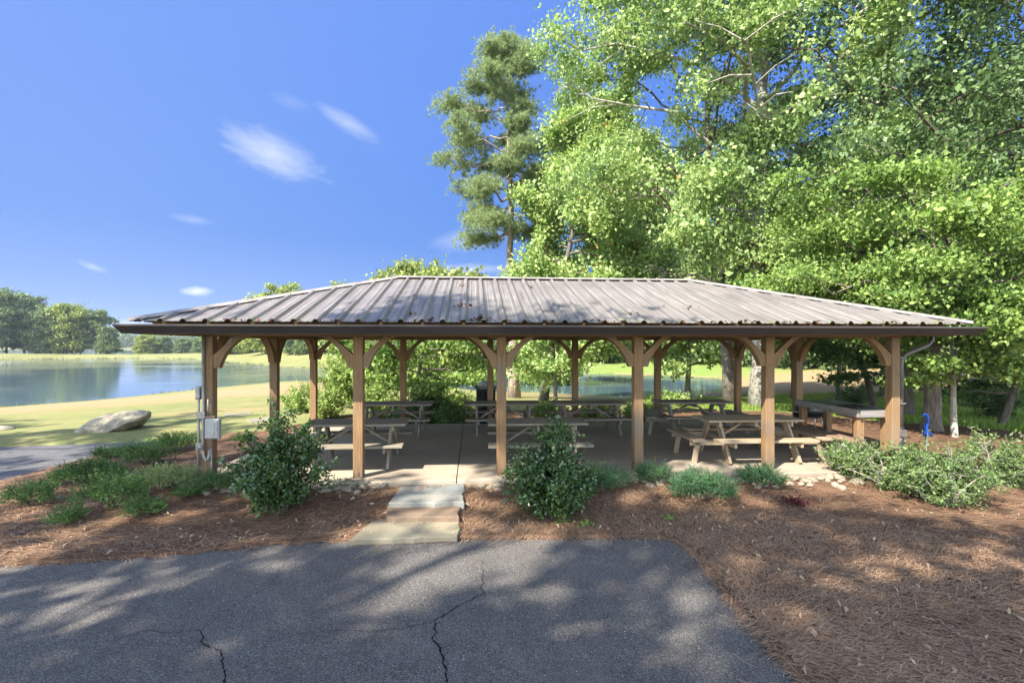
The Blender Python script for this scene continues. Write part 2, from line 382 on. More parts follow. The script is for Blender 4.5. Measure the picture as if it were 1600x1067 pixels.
def ground_mat():
    m, t = new_mat('ground_cover')
    tc_ = t.n('ShaderNodeTexCoord').outputs['Object']
    z = t.n('ShaderNodeAttribute', attribute_name='zone').outputs['Color']
    zs = t.n('ShaderNodeSeparateColor', ins={0: z})           # R mulch, G dry / orange, B rough green
    nb = t.noise(tc_, .35, 6, .6); nm = t.noise(tc_, 3, 6, .65); nh_ = t.noise(tc_, 1.1, 6, .7); nf = t.noise(tc_, 45, 4, .7)
    grass = t.mix(t.ramp(nb, (.35, 0), (.65, 1)), (.13, .16, .055), (.205, .20, .08))
    grass = t.mix(t.ramp(nm, (.4, 0), (.7, .5)), grass, (.25, .215, .11))
    grass = t.mix(t.math('MULTIPLY', zs.outputs[2], .8), grass, t.mix(nm, (.11, .19, .035), (.19, .27, .06)))
    grass = t.mix(t.ramp(nh_, (.50, 0), (.66, .45)), grass, (.30, .235, .12))
    grass = t.mix(t.ramp(nh_, (.30, .4), (.42, 0)), grass, (.10, .15, .04))
    dry = t.mix(nm, (.32, .205, .115), (.28, .205, .11))
    gd = t.math('MULTIPLY', zs.outputs[1], t.ramp(nb, (.25, .6), (.5, 1)))
    c = t.mix(gd, grass, dry)
    c = t.mix(t.ramp(nf, (.35, .3), (.5, 0)), c, (.12, .14, .04))
    mu = t.mix(t.ramp(nm, (.35, 0), (.65, 1)), (.09, .05, .032), (.17, .10, .062))
    mu = t.mix(t.ramp(nf, (.35, .7), (.52, 0)), mu, (.05, .03, .02))
    nn = t.math('ADD', zs.outputs[0], t.math('MULTIPLY', t.math('SUBTRACT', t.noise(tc_, 2.5, 5, .6), .5), .7))
    c = t.mix(t.ramp(nn, (.45, 0), (.55, 1)), c, mu)
    finish(t, **{'Base Color': c, 'Roughness': .95, 'bump': (nf, .5, .02), 'Specular IOR Level': .1}); return m
M['ground'] = ground_mat()

def water_mat():
    m, t = new_mat('lake_water')
    tc_ = t.n('ShaderNodeTexCoord').outputs['Object']
    mp = t.n('ShaderNodeMapping', ins={'Vector': tc_, 'Scale': (.5, 1.6, 1)}).outputs[0]
    h = t.math('ADD', t.noise(mp, 1.3, 4, .6), t.math('MULTIPLY', t.noise(mp, .22, 3, .5), .8))
    patch = t.ramp(t.noise(tc_, .045, 3, .5), (.42, .015), (.62, .07))
    b = t.n('ShaderNodeBump', ins={'Height': h, 'Strength': patch, 'Distance': .5})
    p, o = finish(t, **{'Base Color': (.07, .11, .14), 'Roughness': .03, 'IOR': 1.9, 'Specular IOR Level': .8})
    t.l(b.outputs[0], p.inputs['Normal']); return m
M['water'] = water_mat()

# ------------------------------------------------------------------ terrain
LZ = -2.5
lake_px = [(-1500, 700), (-500, 668), (0, 637), (120, 628), (230, 617), (330, 606), (420, 599), (500, 597), (620, 600), (700, 606), (760, 611), (860, 614),
           (960, 620), (1060, 622), (1115, 613), (1146, 600), (1120, 591), (1050, 587), (960, 584), (860, 583), (760, 581), (640, 579), (560, 577),
           (480, 575), (420, 571), (360, 566), (320, 561.5), (250, 559.5), (100, 560), (0, 562), (-300, 564), (-900, 572), (-1500, 590)]
LAKE = np.array([at(x, y, LZ) for x, y in lake_px])
LAKE2 = np.array([at(x, y, LZ) for x, y in [(-500, 558), (60, 557.5), (230, 557), (330, 556), (420, 552), (420, 546.5), (230, 545.6), (60, 545.6), (-500, 545.6)]])
def sdist(P, poly):                         # signed distance, negative inside
    d = np.full(len(P), 1e9); ins = np.zeros(len(P), bool); n = len(poly)
    for i in range(n):
        a = poly[i]; b = poly[(i + 1) % n]; ab = b - a
        t = np.clip(((P - a) @ ab) / (ab @ ab), 0, 1)
        d = np.minimum(d, np.hypot(*(P - (a + t[:, None] * ab)).T))
        c = (a[1] > P[:, 1]) != (b[1] > P[:, 1])
        with np.errstate(divide='ignore', invalid='ignore'):
            xi = (b[0] - a[0]) * (P[:, 1] - a[1]) / (b[1] - a[1] + 1e-12) + a[0]
        ins ^= c & (P[:, 0] < xi)
    return np.where(ins, -d, d)
def sstep(a, b, x): t = np.clip((x - a) / (b - a), 0, 1); return t * t * (3 - 2 * t)

TH, X0, Y0, SP, W, OV = 0.0793, -4.733, 7.72, 2.286, 5.06, 0.73
LP = 5 * SP
cT, sT = math.cos(TH), math.sin(TH)
def loc2w(u, v): return (X0 + u * cT - v * sT, Y0 + u * sT + v * cT)
AZ = -0.265
drive_px = [(-700, 905), (-300, 893), (0, 884), (120, 878), (250, 868), (330, 861), (420, 851), (500, 846), (620, 843), (760, 841), (900, 839), (1030, 839), (1062, 846), (1085, 866), (1120, 908), (1160, 955), (1200, 1000), (1262, 1067)]
DR = [at(x, y, AZ) for x, y in drive_px]
e0 = DR[-1]; e1 = DR[-3]
DR += [(e0[0] + (e0[0] - e1[0]) * 3, e0[1] + (e0[1] - e1[1]) * 3), (4.5, -4), (7, -14), (-22, -14), (-22, DR[0][1])]
def jitter(poly, step, amp, seed, lo=0):
    rs = np.random.default_rng(seed); out = []
    n = len(poly)
    for i in range(n):
        a = np.array(poly[i]); b = np.array(poly[(i + 1) % n]); k = max(1, int(np.hypot(*(b - a)) / step)) if np.hypot(*(b-a)) < 9 else 1
        for j in range(k): out.append(tuple(a + (b - a) * j / k + rs.normal(0, amp, 2)))
    return out
DRJ = jitter(DR, .05, .014, 3)
PZ = -0.47
PATH = [at(x, y, PZ) for x, y in [(-900, 712), (-300, 703), (0, 698), (120, 694), (230, 689), (300, 686), (318, 690), (250, 699), (150, 712), (80, 730), (0, 753), (-150, 790), (-500, 830), (-900, 830)]]
PATHJ = jitter(PATH, .2, .02, 5)
MULCH = np.array([at(x, y, -.45) for x, y in [(-900, 770), (-250, 775), (0, 735), (70, 718), (140, 700), (215, 691), (300, 688), (420, 686), (480, 672), (560, 655), (760, 648), (900, 655), (1100, 650), (1250, 655), (1400, 672), (1500, 676), (1800, 690), (3000, 760)]] + [(22, -14), (-22, -14)])
DRA, PATHA = np.array(DR), np.array(PATH)

def fnoise(x, y, s, seed=0):                # cheap smooth noise
    r = np.random.default_rng(seed); o = 0
    for k in range(5):
        a = r.uniform(0, 6.28); fx, fy = math.cos(a) * s * (1.7 ** k) * .6, math.sin(a) * s * (1.7 ** k) * .6
        o = o + np.sin(x * fx + y * fy + r.uniform(0, 6)) * np.sin(x * fy * .8 - y * fx * 1.1 + r.uniform(0, 6)) / (1.5 ** k)
    return o * .4
def ground_h(P, dips=True):
    x, y = P[:, 0], P[:, 1]
    d1 = sdist(P, LAKE); d2 = sdist(P, LAKE2)
    near = np.hypot(x - 1, (y - 9))
    lim = np.where(y < 70, 2.15, 2.15)
    h = LZ + lim * np.tanh(np.maximum(d1, 0) * .095 / lim)
    # far bank / dam between the lakes stays low
    dam = (y > 150) & (x < -40)
    hd = LZ + 2.1 * np.tanh(np.maximum(d1, 0) * .09) * np.tanh(np.maximum(d2, 0) * .05)
    wd = sstep(130, 170, y) * sstep(-72, -100, x)
    h = h * (1 - wd) + hd * wd
    # hill behind the pond, to the right
    hill = sstep(100, 145, y) * sstep(-125, -60, x) * sstep(10, -30, x - (y - 100) * .1)
    h = h + (hill * 2.2 + 1.6 * sstep(95, 200, y) * sstep(-60, 0, x)) * sstep(0, 25, d1)
    h = h + 0.12 * fnoise(x, y, .08, 2) * sstep(12, 30, near) * sstep(0, 8, d1)
    h = np.where(d1 < 0, LZ - np.minimum(-d1 * .3, 1.2), h); h = np.where((d2 < 0), LZ - np.minimum(-d2 * .2, 1.2), h)
    # the level ground round the pavilion
    c, s_ = cT, sT
    u = (x - X0) * c + (y - Y0) * s_; v = -(x - X0) * s_ + (y - Y0) * c
    du = np.maximum(np.maximum(-.35 - u, u - LP - .45), 0); dv = np.maximum(np.maximum(-.3 - v, v - W - .35), 0)
    dp = np.hypot(du, dv)
    nh = -.075 - .145 * sstep(0, 1.5, dp) - .10 * sstep(2, 7, -x - 4) 
    k = sstep(13, 5.0, dp)
    h = h * (1 - k) + nh * k
    if dips:
        dd = sdist(P, DRA)
        mz = -.235 + 0 * x
        h = h * (1 - sstep(.5, 0, dd)) + mz * sstep(.5, 0, dd)
        h = np.where(dd < -.04, AZ - .10, h)
        dpth = sdist(P, PATHA)
        h = h * (1 - sstep(.8, 0, dpth)) + (PZ + .015) * sstep(.8, 0, dpth)
        h = np.where(dpth < -.06, PZ - .12, h)
        h = np.where((dp <= 0.02), -.25, h)
        near2 = sstep(16, 6, np.hypot(x, y - 5)) * (dd > .02) * (dpth > .02)
        h = h + .018 * fnoise(x, y, 3.2, 9) * near2
    return h
def gz(x, y): return float(ground_h(np.array([[x, y]]))[0])

def build_ground():
    ang = np.concatenate([np.linspace(-180, -56, 50)[:-1], np.linspace(-56, 56, 330), np.linspace(56, 180, 50)[1:-1]])
    ang = R(1) * ang
    rad = [0.6]
    while rad[-1] < 4200: rad.append(rad[-1] * (1.018 if rad[-1] < 400 else 1.06) + .01)
    rad = np.array(rad)
    A, Rr = np.meshgrid(ang, rad)
    P = np.stack([np.sin(A) * Rr, np.cos(A) * Rr], -1).reshape(-1, 2)
    h = ground_h(P)
    V = np.concatenate([P, h[:, None]], 1)
    na, nr = len(ang), len(rad)
    i, j = np.meshgrid(np.arange(nr - 1), np.arange(na), indexing='ij')
    j2 = (j + 1) % na
    Fq = np.stack([i * na + j, (i + 1) * na + j, (i + 1) * na + j2, i * na + j2], -1).reshape(-1, 4)[:, ::-1]
    me = np_mesh('ground', V, Fq, True)
    dm = sdist(P, MULCH); dl = sdist(P, LAKE)
    mul = sstep(.25, -.25, dm)
    x, y = P[:, 0], P[:, 1]
    # dry orange turf bands: pixel bands on the lawn, unprojected
    def band(poly, z, soft): return sstep(soft, -soft, sdist(P, np.array([at(a, b, z) for a, b in poly])))
    dry = np.maximum.reduce([
        band([(-900, 660), (0, 641), (230, 622), (420, 603), (520, 603), (520, 622), (420, 634), (200, 654), (0, 670), (-900, 700)], -1.6, 2.6),
        .55 * band([(260, 655), (430, 650), (430, 664), (240, 668)], -.9, .6),
        band([(1100, 570), (1260, 574), (1400, 578), (1550, 580), (1550, 596), (1300, 603), (1180, 598), (1150, 588)], -.5, 3),
        band([(850, 566), (1200, 558), (1600, 558), (1600, 566), (1200, 572), (860, 574)], 0.5, 9),
        .8 * band([(1400, 690), (1460, 684), (1620, 702), (1620, 718), (1450, 700)], -.25, .4)])
    shore = sstep(1.6, .3, dl) * (dl > 0) * (y > 60) * (x > -10)
    dry = np.maximum(dry, shore)
    rough = sstep(5, 12, x) * sstep(8, 14, y)
    col = np.stack([mul, dry, rough, np.ones_like(mul)], 1).astype(np.float32)
    at_ = me.color_attributes.new('zone', 'FLOAT_COLOR', 'POINT'); at_.data.foreach_set('color', col.ravel())
    tag(link_mesh('ground', me, M['ground']), kind='structure')
build_ground()
wb = np.array([(-2600, 20), (900, 20), (900, 900), (-2600, 900)])
m = MB(); m.add([(x, y, LZ) for x, y in wb], [(0, 1, 2, 3)]); tag(m.build('lake_water', M['water']), kind='structure')
def poly_sheet(name, pts, z, thick, mat):
    m = MB(); m.prism(pts, z - thick, z); o = m.build(name, mat); return tag(o, kind='structure')
def ccw(p): 
    a = sum(p[i][0] * p[(i + 1) % len(p)][1] - p[(i + 1) % len(p)][0] * p[i][1] for i in range(len(p))); return p if a > 0 else p[::-1]
poly_sheet('driveway', ccw(DRJ), AZ, .09, M['asphalt'])
poly_sheet('path', ccw(PATHJ), PZ, .10, M['asphalt_path'])

def crack(pts, w0, w1, seed):
    rs = random.Random(seed); P = [Vector((*at(x, y, AZ), AZ + .004)) for x, y in pts]
    line = []
    for a, b in zip(P[:-1], P[1:]):
        k = max(2, int((b - a).length / .022))
        for j in range(k): line.append(a.lerp(b, j / k))
    line.append(P[-1]); n = len(line); vs = []
    ox = oy = 0
    for i, p in enumerate(line):
        ox = ox * .8 + rs.gauss(0, .007); oy = oy * .8 + rs.gauss(0, .007)
        p = p + Vector((ox, oy, 0)); d = (line[min(i + 1, n - 1)] - line[max(0, i - 1)]).normalized(); s_ = Vector((-d.y, d.x, 0))
        wd = (w0 + (w1 - w0) * i / n) * rs.uniform(.35, 1.3)
        if i in (0, n - 1): wd = .0005
        vs += [p + s_ * wd / 2, p - s_ * wd / 2]
    m = MB(); m.add(vs, [(2 * i, 2 * i + 1, 2 * i + 3, 2 * i + 2) for i in range(n - 1)])
    tag(m.build('asphalt_crack', M['crack']), kind='structure')
crack([(752, 873), (755, 905), (760, 925), (735, 938), (700, 957), (676, 972)], .004, .014, 1)
crack([(676, 972), (680, 990), (674, 1000), (688, 1015), (697, 1035), (697, 1070)], .014, .016, 2)
crack([(676, 972), (630, 982), (580, 985), (530, 984), (470, 990), (420, 1005)], .006, .003, 3)
crack([(312, 985), (315, 1002), (345, 1018), (352, 1035), (350, 1070)], .010, .016, 4)
crack([(340, 962), (312, 985), (270, 990), (225, 985), (160, 1003)], .006, .004, 5)
crack([(450, 872), (425, 915), (385, 935), (340, 962)], .003, .005, 6)
crack([(665, 843), (672, 870), (680, 880)], .003, .003, 7)
crack([(1010, 870), (1060, 880), (1095, 905)], .002, .003, 8)
crack([(1050, 1000), (1090, 1010), (1085, 1040), (1100, 1067)], .003, .003, 9)

# the slab: two pours with a joint between them
def w3(u, v, z): x, y = loc2w(u, v); return (x, y, z)
JU = 3.85
for u0, u1 in ((-.28, JU - .008), (JU + .008, LP + .55)):
    m = MB(); m.beam(w3(u0, W / 2, -.15), w3(u1, W / 2, -.15), W + .60, .30, ch=.012)
    tag(m.build('patio_slab', M['slab']), kind='structure')
m = MB(); m.beam(w3(JU - .01, W / 2, -.17), w3(JU + .01, W / 2, -.17), W + .5, .28); tag(m.build('slab_joint', M['crack']), kind='structure')

# ------------------------------------------------------------------ pavilion
pav = empty('picnic_pavilion', (X0, Y0, 0), TH, label='open timber picnic pavilion with curved braces and ribbed metal hip roof on concrete slab', cat='pavilion')
BZ0, BZ1 = 2.255, 2.48
EZ = 2.45; RUN = W / 2 + OV; SL = (3.53 - EZ) / RUN
PS = .155
posts = [(i * SP, 0) for i in range(6)] + [(i * SP, W) for i in range(6)] + [(0, W / 2), (LP, W / 2)]
for (u, v) in posts:
    m = MB(); zb = 0.0 if not (u == 0 and v == 0) else -.12
    m.beam((u, v, zb), (u, v, BZ0), PS, PS, up=(0, 1, 0), ch=.008)
    m.build('post', M['post'], pav)
def bbeam(a, b):
    m = MB(); m.beam((a[0], a[1], (BZ0 + BZ1) / 2), (b[0], b[1], (BZ0 + BZ1) / 2), .12, BZ1 - BZ0, ch=.006); m.build('beam', M['beam'], pav)
bbeam((-.12, 0), (LP + .12, 0)); bbeam((-.12, W), (LP + .12, W)); bbeam((0, .063), (0, W - .063)); bbeam((LP, .063), (LP, W - .063))
for i in range(1, 5): bbeam((i * SP, .063), (i * SP, W - .063))
def brace(u, v, dx, dy, rw=.52, rh=.50, t=.085, wd=.12):
    m = MB(); N = 15; vs = []; gs = []
    off = random.uniform(0, 40)
    for k in range(N + 1):
        a = math.pi / 2 * k / N
        f_ = k / N
        ea, eb = .085 + (rw - .085) * (1 - math.cos(a)), -rh + rh * math.sin(a)
        xi, zi = ea * .60 + (.085 + (rw - .085) * f_) * .40, eb * .60 + (-rh + rh * f_) * .40     # lower, concave edge
        if f_ <= .2: xo, zo = 0.0, -rh + .20 * f_ / .2                                             # butts flat against the post
        else: q_ = (f_ - .2) / .8; xo, zo = (rw - .19) * q_, -rh + .20 + (rh - .20) * q_
        xo = max(xo, 0.0); zo = min(zo, 0.0)
        for (X_, Z_) in ((xi, zi), (xo, zo)):
            for s_ in (-1, 1):
                vs.append((u + dx * (PS / 2 + X_) - dy * s_ * wd / 2, v + dy * (PS / 2 + X_) + dx * s_ * wd / 2, BZ0 + Z_))
                gs.append((off + k * .06, (0 if (X_, Z_) == (xi, zi) else t), s_ * wd / 2))
    fs = []
    for k in range(N):
        a = 4 * k; b = a + 4
        fs += [(a, a + 1, b + 1, b), (a + 2, b + 2, b + 3, a + 3), (a, b, b + 2, a + 2), (a + 1, a + 3, b + 3, b + 1)]
    fs += [(0, 2, 3, 1), (4 * N, 4 * N + 1, 4 * N + 3, 4 * N + 2)]
    m.add(vs, fs, gs); m.build('brace', M['post'], pav)
for v in (0, W):
    for i in range(6):
        if i > 0: brace(i * SP, v, -1, 0)
        if i < 5: brace(i * SP, v, 1, 0)
for u in (0, LP):
    brace(u, 0, 0, 1); brace(u, W / 2, 0, -1); brace(u, W / 2, 0, 1); brace(u, W, 0, -1)

def roof_side(c0, c1, name):                # eave corner to eave corner, slope rises to the left of the direction c0->c1
    c0 = Vector((*c0, 0)); c1 = Vector((*c1, 0)); d = (c1 - c0); L = d.length; d.normalize(); nrm = Vector((-d.y, d.x, 0))
    ts = [0.0]; hs = [0.0]; t = .12
    while t < L - .05:
        for dt, h in ((-.048, 0), (-.019, .040), (.019, .040), (.048, 0)): ts.append(t + dt); hs.append(h)
        for q in (.105, .205):
            if t + q < L - .08:
                for dt, h in ((-.02, 0), (0, .007), (.02, 0)): ts.append(t + q + dt); hs.append(h)
        t += .305
    ts.append(L); hs.append(0)
    ts, hs = zip(*sorted((a, b) for a, b in zip(ts, hs) if 0 <= a <= L))
    vs = []; gs = []
    for a, h in zip(ts, hs):
        r_ = min(RUN, a, L - a); r_ = max(r_, 0.0)
        for q in (0, r_):
            p = c0 + d * a + nrm * q; vs.append((p.x, p.y, EZ + q * SL + h)); gs.append((a, q, 0))
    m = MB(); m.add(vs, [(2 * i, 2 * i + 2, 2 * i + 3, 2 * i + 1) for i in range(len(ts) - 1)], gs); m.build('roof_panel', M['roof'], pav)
A_, B_, C_, D_ = (-OV, -OV), (LP + OV, -OV), (LP + OV, W + OV), (-OV, W + OV)
for a, b in ((A_, B_), (B_, C_), (C_, D_), (D_, A_)): roof_side(a, b, '')
RZ = EZ + RUN * SL
r0, r1 = (-OV + RUN, W / 2, RZ + .045), (LP + OV - RUN, W / 2, RZ + .045)
def cap(a, b, wd=.17):
    a = Vector(a); b = Vector(b); d = (b - a).normalized(); s_ = d.cross(Vector((0, 0, 1))).normalized()
    vs = []
    for p in (a, b): vs += [p - s_ * wd / 2 - Vector((0, 0, .035)), p - Vector((0, 0, -.012)), p + s_ * wd / 2 - Vector((0, 0, .035)), p - Vector((0, 0, .045))]
    m = MB(); m.add(vs, [(0, 4, 5, 1), (1, 5, 6, 2), (2, 6, 7, 3), (3, 7, 4, 0), (0, 1, 2, 3), (7, 6, 5, 4)]); m.build('ridge_cap', M['cap'], pav)
cap(r0, r1, .24)
for c_, r_ in ((A_, r0), (D_, r0), (B_, r1), (C_, r1)): cap((c_[0], c_[1], EZ + .04), r_)
# fascia and K gutter swept round the eaves
gp = [(-.035, -.155), (.055, -.155), (.075, -.12), (.115, -.06), (.125, -.05), (.125, -.025), (.112, -.025), (.104, -.055), (.062, -.115), (.05, -.145), (-.02, -.145), (-.02, -.02), (-.035, -.02)]
m = MB(); n = len(gp); vs = []
for (sx, sy, bx, by) in ((-1, -1, *A_), (1, -1, *B_), (1, 1, *C_), (-1, 1, *D_)):
    for q, z in gp: vs.append((bx + sx * q, by + sy * q, EZ - .02 + z))
fs = [(k * n + i, k * n + (i + 1) % n, ((k + 1) % 4) * n + (i + 1) % n, ((k + 1) % 4) * n + i) for k in range(4) for i in range(n)]
m.add(vs, fs); m.build('gutter', M['gutter'], pav)
m = MB()
z_ = EZ - .11
for a, b in (((-OV + .06, -OV + .055), (LP + OV - .06, -OV + .055)), ((-OV + .06, W + OV - .055), (LP + OV - .06, W + OV - .055)), ((-OV + .055, -OV + .075), (-OV + .055, W + OV - .075)), ((LP + OV - .055, -OV + .075), (LP + OV - .055, W + OV - .075))):
    m.beam((a[0], a[1], z_), (b[0], b[1], z_), .035, .145)
m.build('fascia', M['beam'], pav)
# rafters
def rafter(a, q, horiz):
    L0 = .09
    m = MB(); z0 = EZ + L0 * SL - .085
    if horiz:
        for_y = (lambda r_: -OV + r_) if q > 0 else (lambda r_: W + OV - r_)
        r_ = min(RUN, a + OV, LP + OV - a) - .03
        if r_ < .25: return
        m.beam((a, for_y(L0), z0), (a, for_y(r_), EZ + r_ * SL - .085), .04, .13)
    else:
        fx = (lambda r_: -OV + r_) if q > 0 else (lambda r_: LP + OV - r_)
        r_ = min(RUN, a + OV, W + OV - a) - .03
        if r_ < .25: return
        m.beam((fx(L0), a, z0), (fx(r_), a, EZ + r_ * SL - .085), .04, .13)
    m.build('rafter', M['beam'], pav)
a = -.3
while a < LP + .4:
    rafter(a, 1, True); rafter(a, -1, True); a += .61
a = -.3
while a < W + .4:
    rafter(a, 1, False); rafter(a, -1, False); a += .61
# downspout at the front right corner
m = MB(); ux = LP + OV + .06
m.tube([(ux, .05, EZ - .16), (ux, .05, EZ - .26), (ux - .08, .05, EZ - .34), (LP + .24, .0, EZ - .50), (LP + .15, -.02, EZ - .58), (LP + .13, -.03, EZ - .7), (LP + .13, -.03, .62)], .036, 10)
for z in (1.9, 1.1): m.beam((LP + .07, -.04, z), (LP + .18, -.04, z), .09, .025)
m.build('downspout', M['downspout'], pav)
m = MB(); m.tube([(LP + .13, -.03, .70), (LP + .13, -.03, -.1)], .048, 10); m.build('drain_pipe', M['black'], pav)
m = MB(); m.box((LP + .13, -.03, .58), (.13, .11, .12), .008); m.build('drain_collar', M['downspout'], pav)
# electrical fittings on the front left post
m = MB(); m.tube([(-.045, -.105, BZ1), (-.045, -.105, .62), (-.035, -.115, .42), (.015, -.14, .33), (.045, -.13, .36), (.05, -.1, .5)], .022, 10); m.build('conduit', M['conduit'], pav)
m = MB(); m.tube([(-.12, -.09, 1.30), (-.115, -.1, .7), (-.135, -.1, -.13)], .018, 8); m.build('conduit', M['conduit'], pav)
m = MB(); m.tube([(.07, -.10, .52), (.078, -.10, .2), (.07, -.10, -.12)], .014, 8); m.build('conduit', M['conduit'], pav)
m = MB(); m.box((-.145, -.02, 1.37), (.075, .10, .20), .008); m.box((-.14, -.075, 1.37), (.055, .014, .17), .004); m.build('outlet_box', M['box_grey'], pav)
m = MB(); m.box((-.055, -.12, 1.03), (.12, .09, .11), .012); m.box((-.115, -.12, 1.07), (.07, .05, .025), .004); m.tube([(.03, -.12, 1.0), (.035, -.12, 1.28)], .013, 8); m.build('junction_box', M['conduit'], pav)
m = MB(); m.box((-.075, -.12, .55), (.11, .08, .12), .012); m.lathe((-.06, -.165, .55), [(0, -.015), (.035, -.015), (.04, 0), (.04, .01)], 14, 'Y'); m.build('junction_box', M['conduit'], pav)
bx = MB(); bx.box((.12, -.14, .83), (.20, .09, .31), .014); pb = bx.build('electrical_panel', M['panel'], pav)
m = MB(); m.box((.12, -.19, .83), (.165, .010, .27), .004); m.box((.12, -.198, .83), (.10, .006, .20), .003); m.build('cover', M['box_grey'], pb)
m = MB(); m.box((.08, -.13, 1.005), (.14, .07, .035), .006); m.build('bracket', M['bench_brown'], pb)

# ------------------------------------------------------------------ picnic tables
def picnic_table(mat, L=1.76, ends=False, name='picnic_table'):
    root = empty(name, (0, 0, 0))
    Ht = .75; ov = 0
    t = MB()
    for k in range(5): t.beam((-L/2, (k - 2) * .15, Ht - .02), (L/2, (k - 2) * .15, Ht - .02), .14, .038, ch=.006)
    for x in (-L/2 + .22, 0, L/2 - .22): t.beam((x, -.35, Ht - .085), (x, .35, Ht - .085), .038, .085)
    t.build('tabletop', mat, root)
    for s_ in (-1, 1):
        b = MB(); 
        b.beam((-L/2, s_ * .66, .43), (L/2, s_ * .66, .43), .25, .045, ch=.006); b.build('bench', mat, root)
    for sx in (-1, 1):
        x = sx * (L/2 - .26)
        for s_ in (-1, 1):
            l = MB(); l.beam((x, s_ * .19, Ht - .045), (x, s_ * .60, .0), .045, .155, up=(0, 1, 0), ch=.005); l.build('leg', mat, root)
        c = MB(); c.beam((x - sx * .04, -.76, .365), (x - sx * .04, .76, .365), .038, .09, ch=.004); c.build('crossbeam', mat, root)
        d = MB(); d.beam((x - sx * .08, 0, .38), (sx * .10, 0, Ht - .10), .07, .038); d.build('brace', mat, root)
        if ends:
            e = MB(); xe = sx * (L/2 + .28); e.beam((xe, -.62, .43), (xe, .62, .43), .24, .038, ch=.006); e.build('bench', mat, root)
            for s_ in (-1, 1):
                f = MB(); f.beam((x, s_ * .42, .365), (xe + sx * .10, s_ * .42, .365), .038, .09); f.build('bench_support', mat, root)
                f = MB(); f.beam((xe + sx * .02, s_ * .42, .0), (xe - sx * .05, s_ * .42, .41), .038, .09, ch=.004); f.build('leg', mat, root)
    return root
G = 'picnic tables under the pavilion'
tabs = [
    ('table', False, atY(560, 8.85), 8.85, .08, 'weathered picnic table behind the second front post, near left end of the slab'),
    ('table', False, atY(838, 8.95), 8.95, .06, 'grey-brown picnic table behind the holly bush, middle of the front row'),
    ('table_new', True, atY(1166, 9.35), 9.35, .06, 'sunlit tan picnic table with benches on every side behind the fifth front post'),
    ('table_grey', False, atY(616, 11.6), 11.75, .06, 'back row picnic table farthest left, by the green shrubs'),
    ('table_grey', False, atY(785, 11.6), 11.85, .07, 'back row picnic table in front of the black litter bin'),
    ('table_grey', False, atY(922, 11.6), 11.9, .07, 'back row picnic table nearest the pond view, between middle and right posts'),
    ('table', True, atY(1086, 11.9), 12.15, .05, 'back row picnic table with end benches, farthest right beside the large trunks')]
for (mt, ends, x, y, rz, lab) in tabs:
    o = picnic_table(M[mt], L=1.80 if ends else 1.76, ends=ends)
    o.location = (x, y, 0); o.rotation_euler = (0, 0, rz); tag(o, lab, 'picnic table', G)

# ------------------------------------------------------------------ prep counter, grill, bin, hydrant
ctr = empty('serving_counter', (6.42, 9.6, 0), TH * .6, label='heavy silvery timber serving counter with attached bench by the right corner post', cat='counter')
m = MB()
for k in range(3): m.beam((-.22 + .22 * k, -.86, .93), (-.22 + .22 * k, .86, .93), .21, .05, ch=.006)
m.build('countertop', M['green_felt'], ctr)
m = MB(); m.beam((-.345, -.88, .905), (-.345, .88, .905), .04, .13, ch=.005); m.beam((-.32, -.89, .905), (.33, -.89, .905), .04, .13, ch=.005); m.beam((.345, -.86, .905), (.345, .88, .905), .04, .13, ch=.005); m.build('edge_board', M['counter'], ctr)
for (x, y) in ((-.26, -.78), (.24, -.78), (-.26, .78), (.24, .74), (.24, -.1)):
    m = MB(); m.beam((x, y, 0), (x, y, .84), .12, .12, up=(0, 1, 0), ch=.01); m.build('leg', M['post'], ctr)
m = MB(); m.beam((-.62, -1.28, .46), (-.62, .78, .46), .22, .045, ch=.006); m.beam((-.505, -1.2, .455), (-.505, .70, .455), .03, .09); m.build('bench', M['bench_brown'], ctr)
for y in (-.98, .6):
    m = MB(); m.beam((-.62, y, 0), (-.62, y, .43), .16, .13, up=(0, 1, 0), ch=.02); m.build('bench_leg', M['counter'], ctr)
    m = MB(); m.beam((-.58, y, .40), (-.2, y * .82, .40), .045, .07); m.build('bench_support', M['bench_brown'], ctr)
m = MB()
for a, b in (((-.16, -.55), (.16, -.55)), ((-.16, -.1), (.16, -.1)), ((-.16, -.55), (-.16, -.1)), ((.16, -.55), (.16, -.1))): m.beam((*a, .965), (*b, .965), .035, .035)
m.box((0, -.325, .955), (.30, .44, .006)); m.build('basin', M['black'], ctr)
m = MB(); m.box((0, -.33, .82), (.34, .5, .11), .01); m.build('drawer_box', M['bench_brown'], ctr)
m = MB(); cx_, cy_ = 5.80, 8.55
m.add([(cx_ - .07, cy_ - .01, .40), (cx_ + .04, cy_ - .02, .37), (cx_ + .05, cy_ - .05, .23), (cx_ - .05, cy_ - .05, .20), (cx_ - .07, cy_ - .0, .40), (cx_ + .04, cy_ - .01, .37), (cx_ + .05, cy_ - .04, .23), (cx_ - .05, cy_ - .04, .20)],
      [(0, 1, 2, 3), (7, 6, 5, 4), (0, 4, 5, 1), (1, 5, 6, 2), (2, 6, 7, 3), (3, 7, 4, 0)])
tag(m.build('paper_notice', M['white']), 'small white paper notice taped to the bench leg of the serving counter', 'notice')

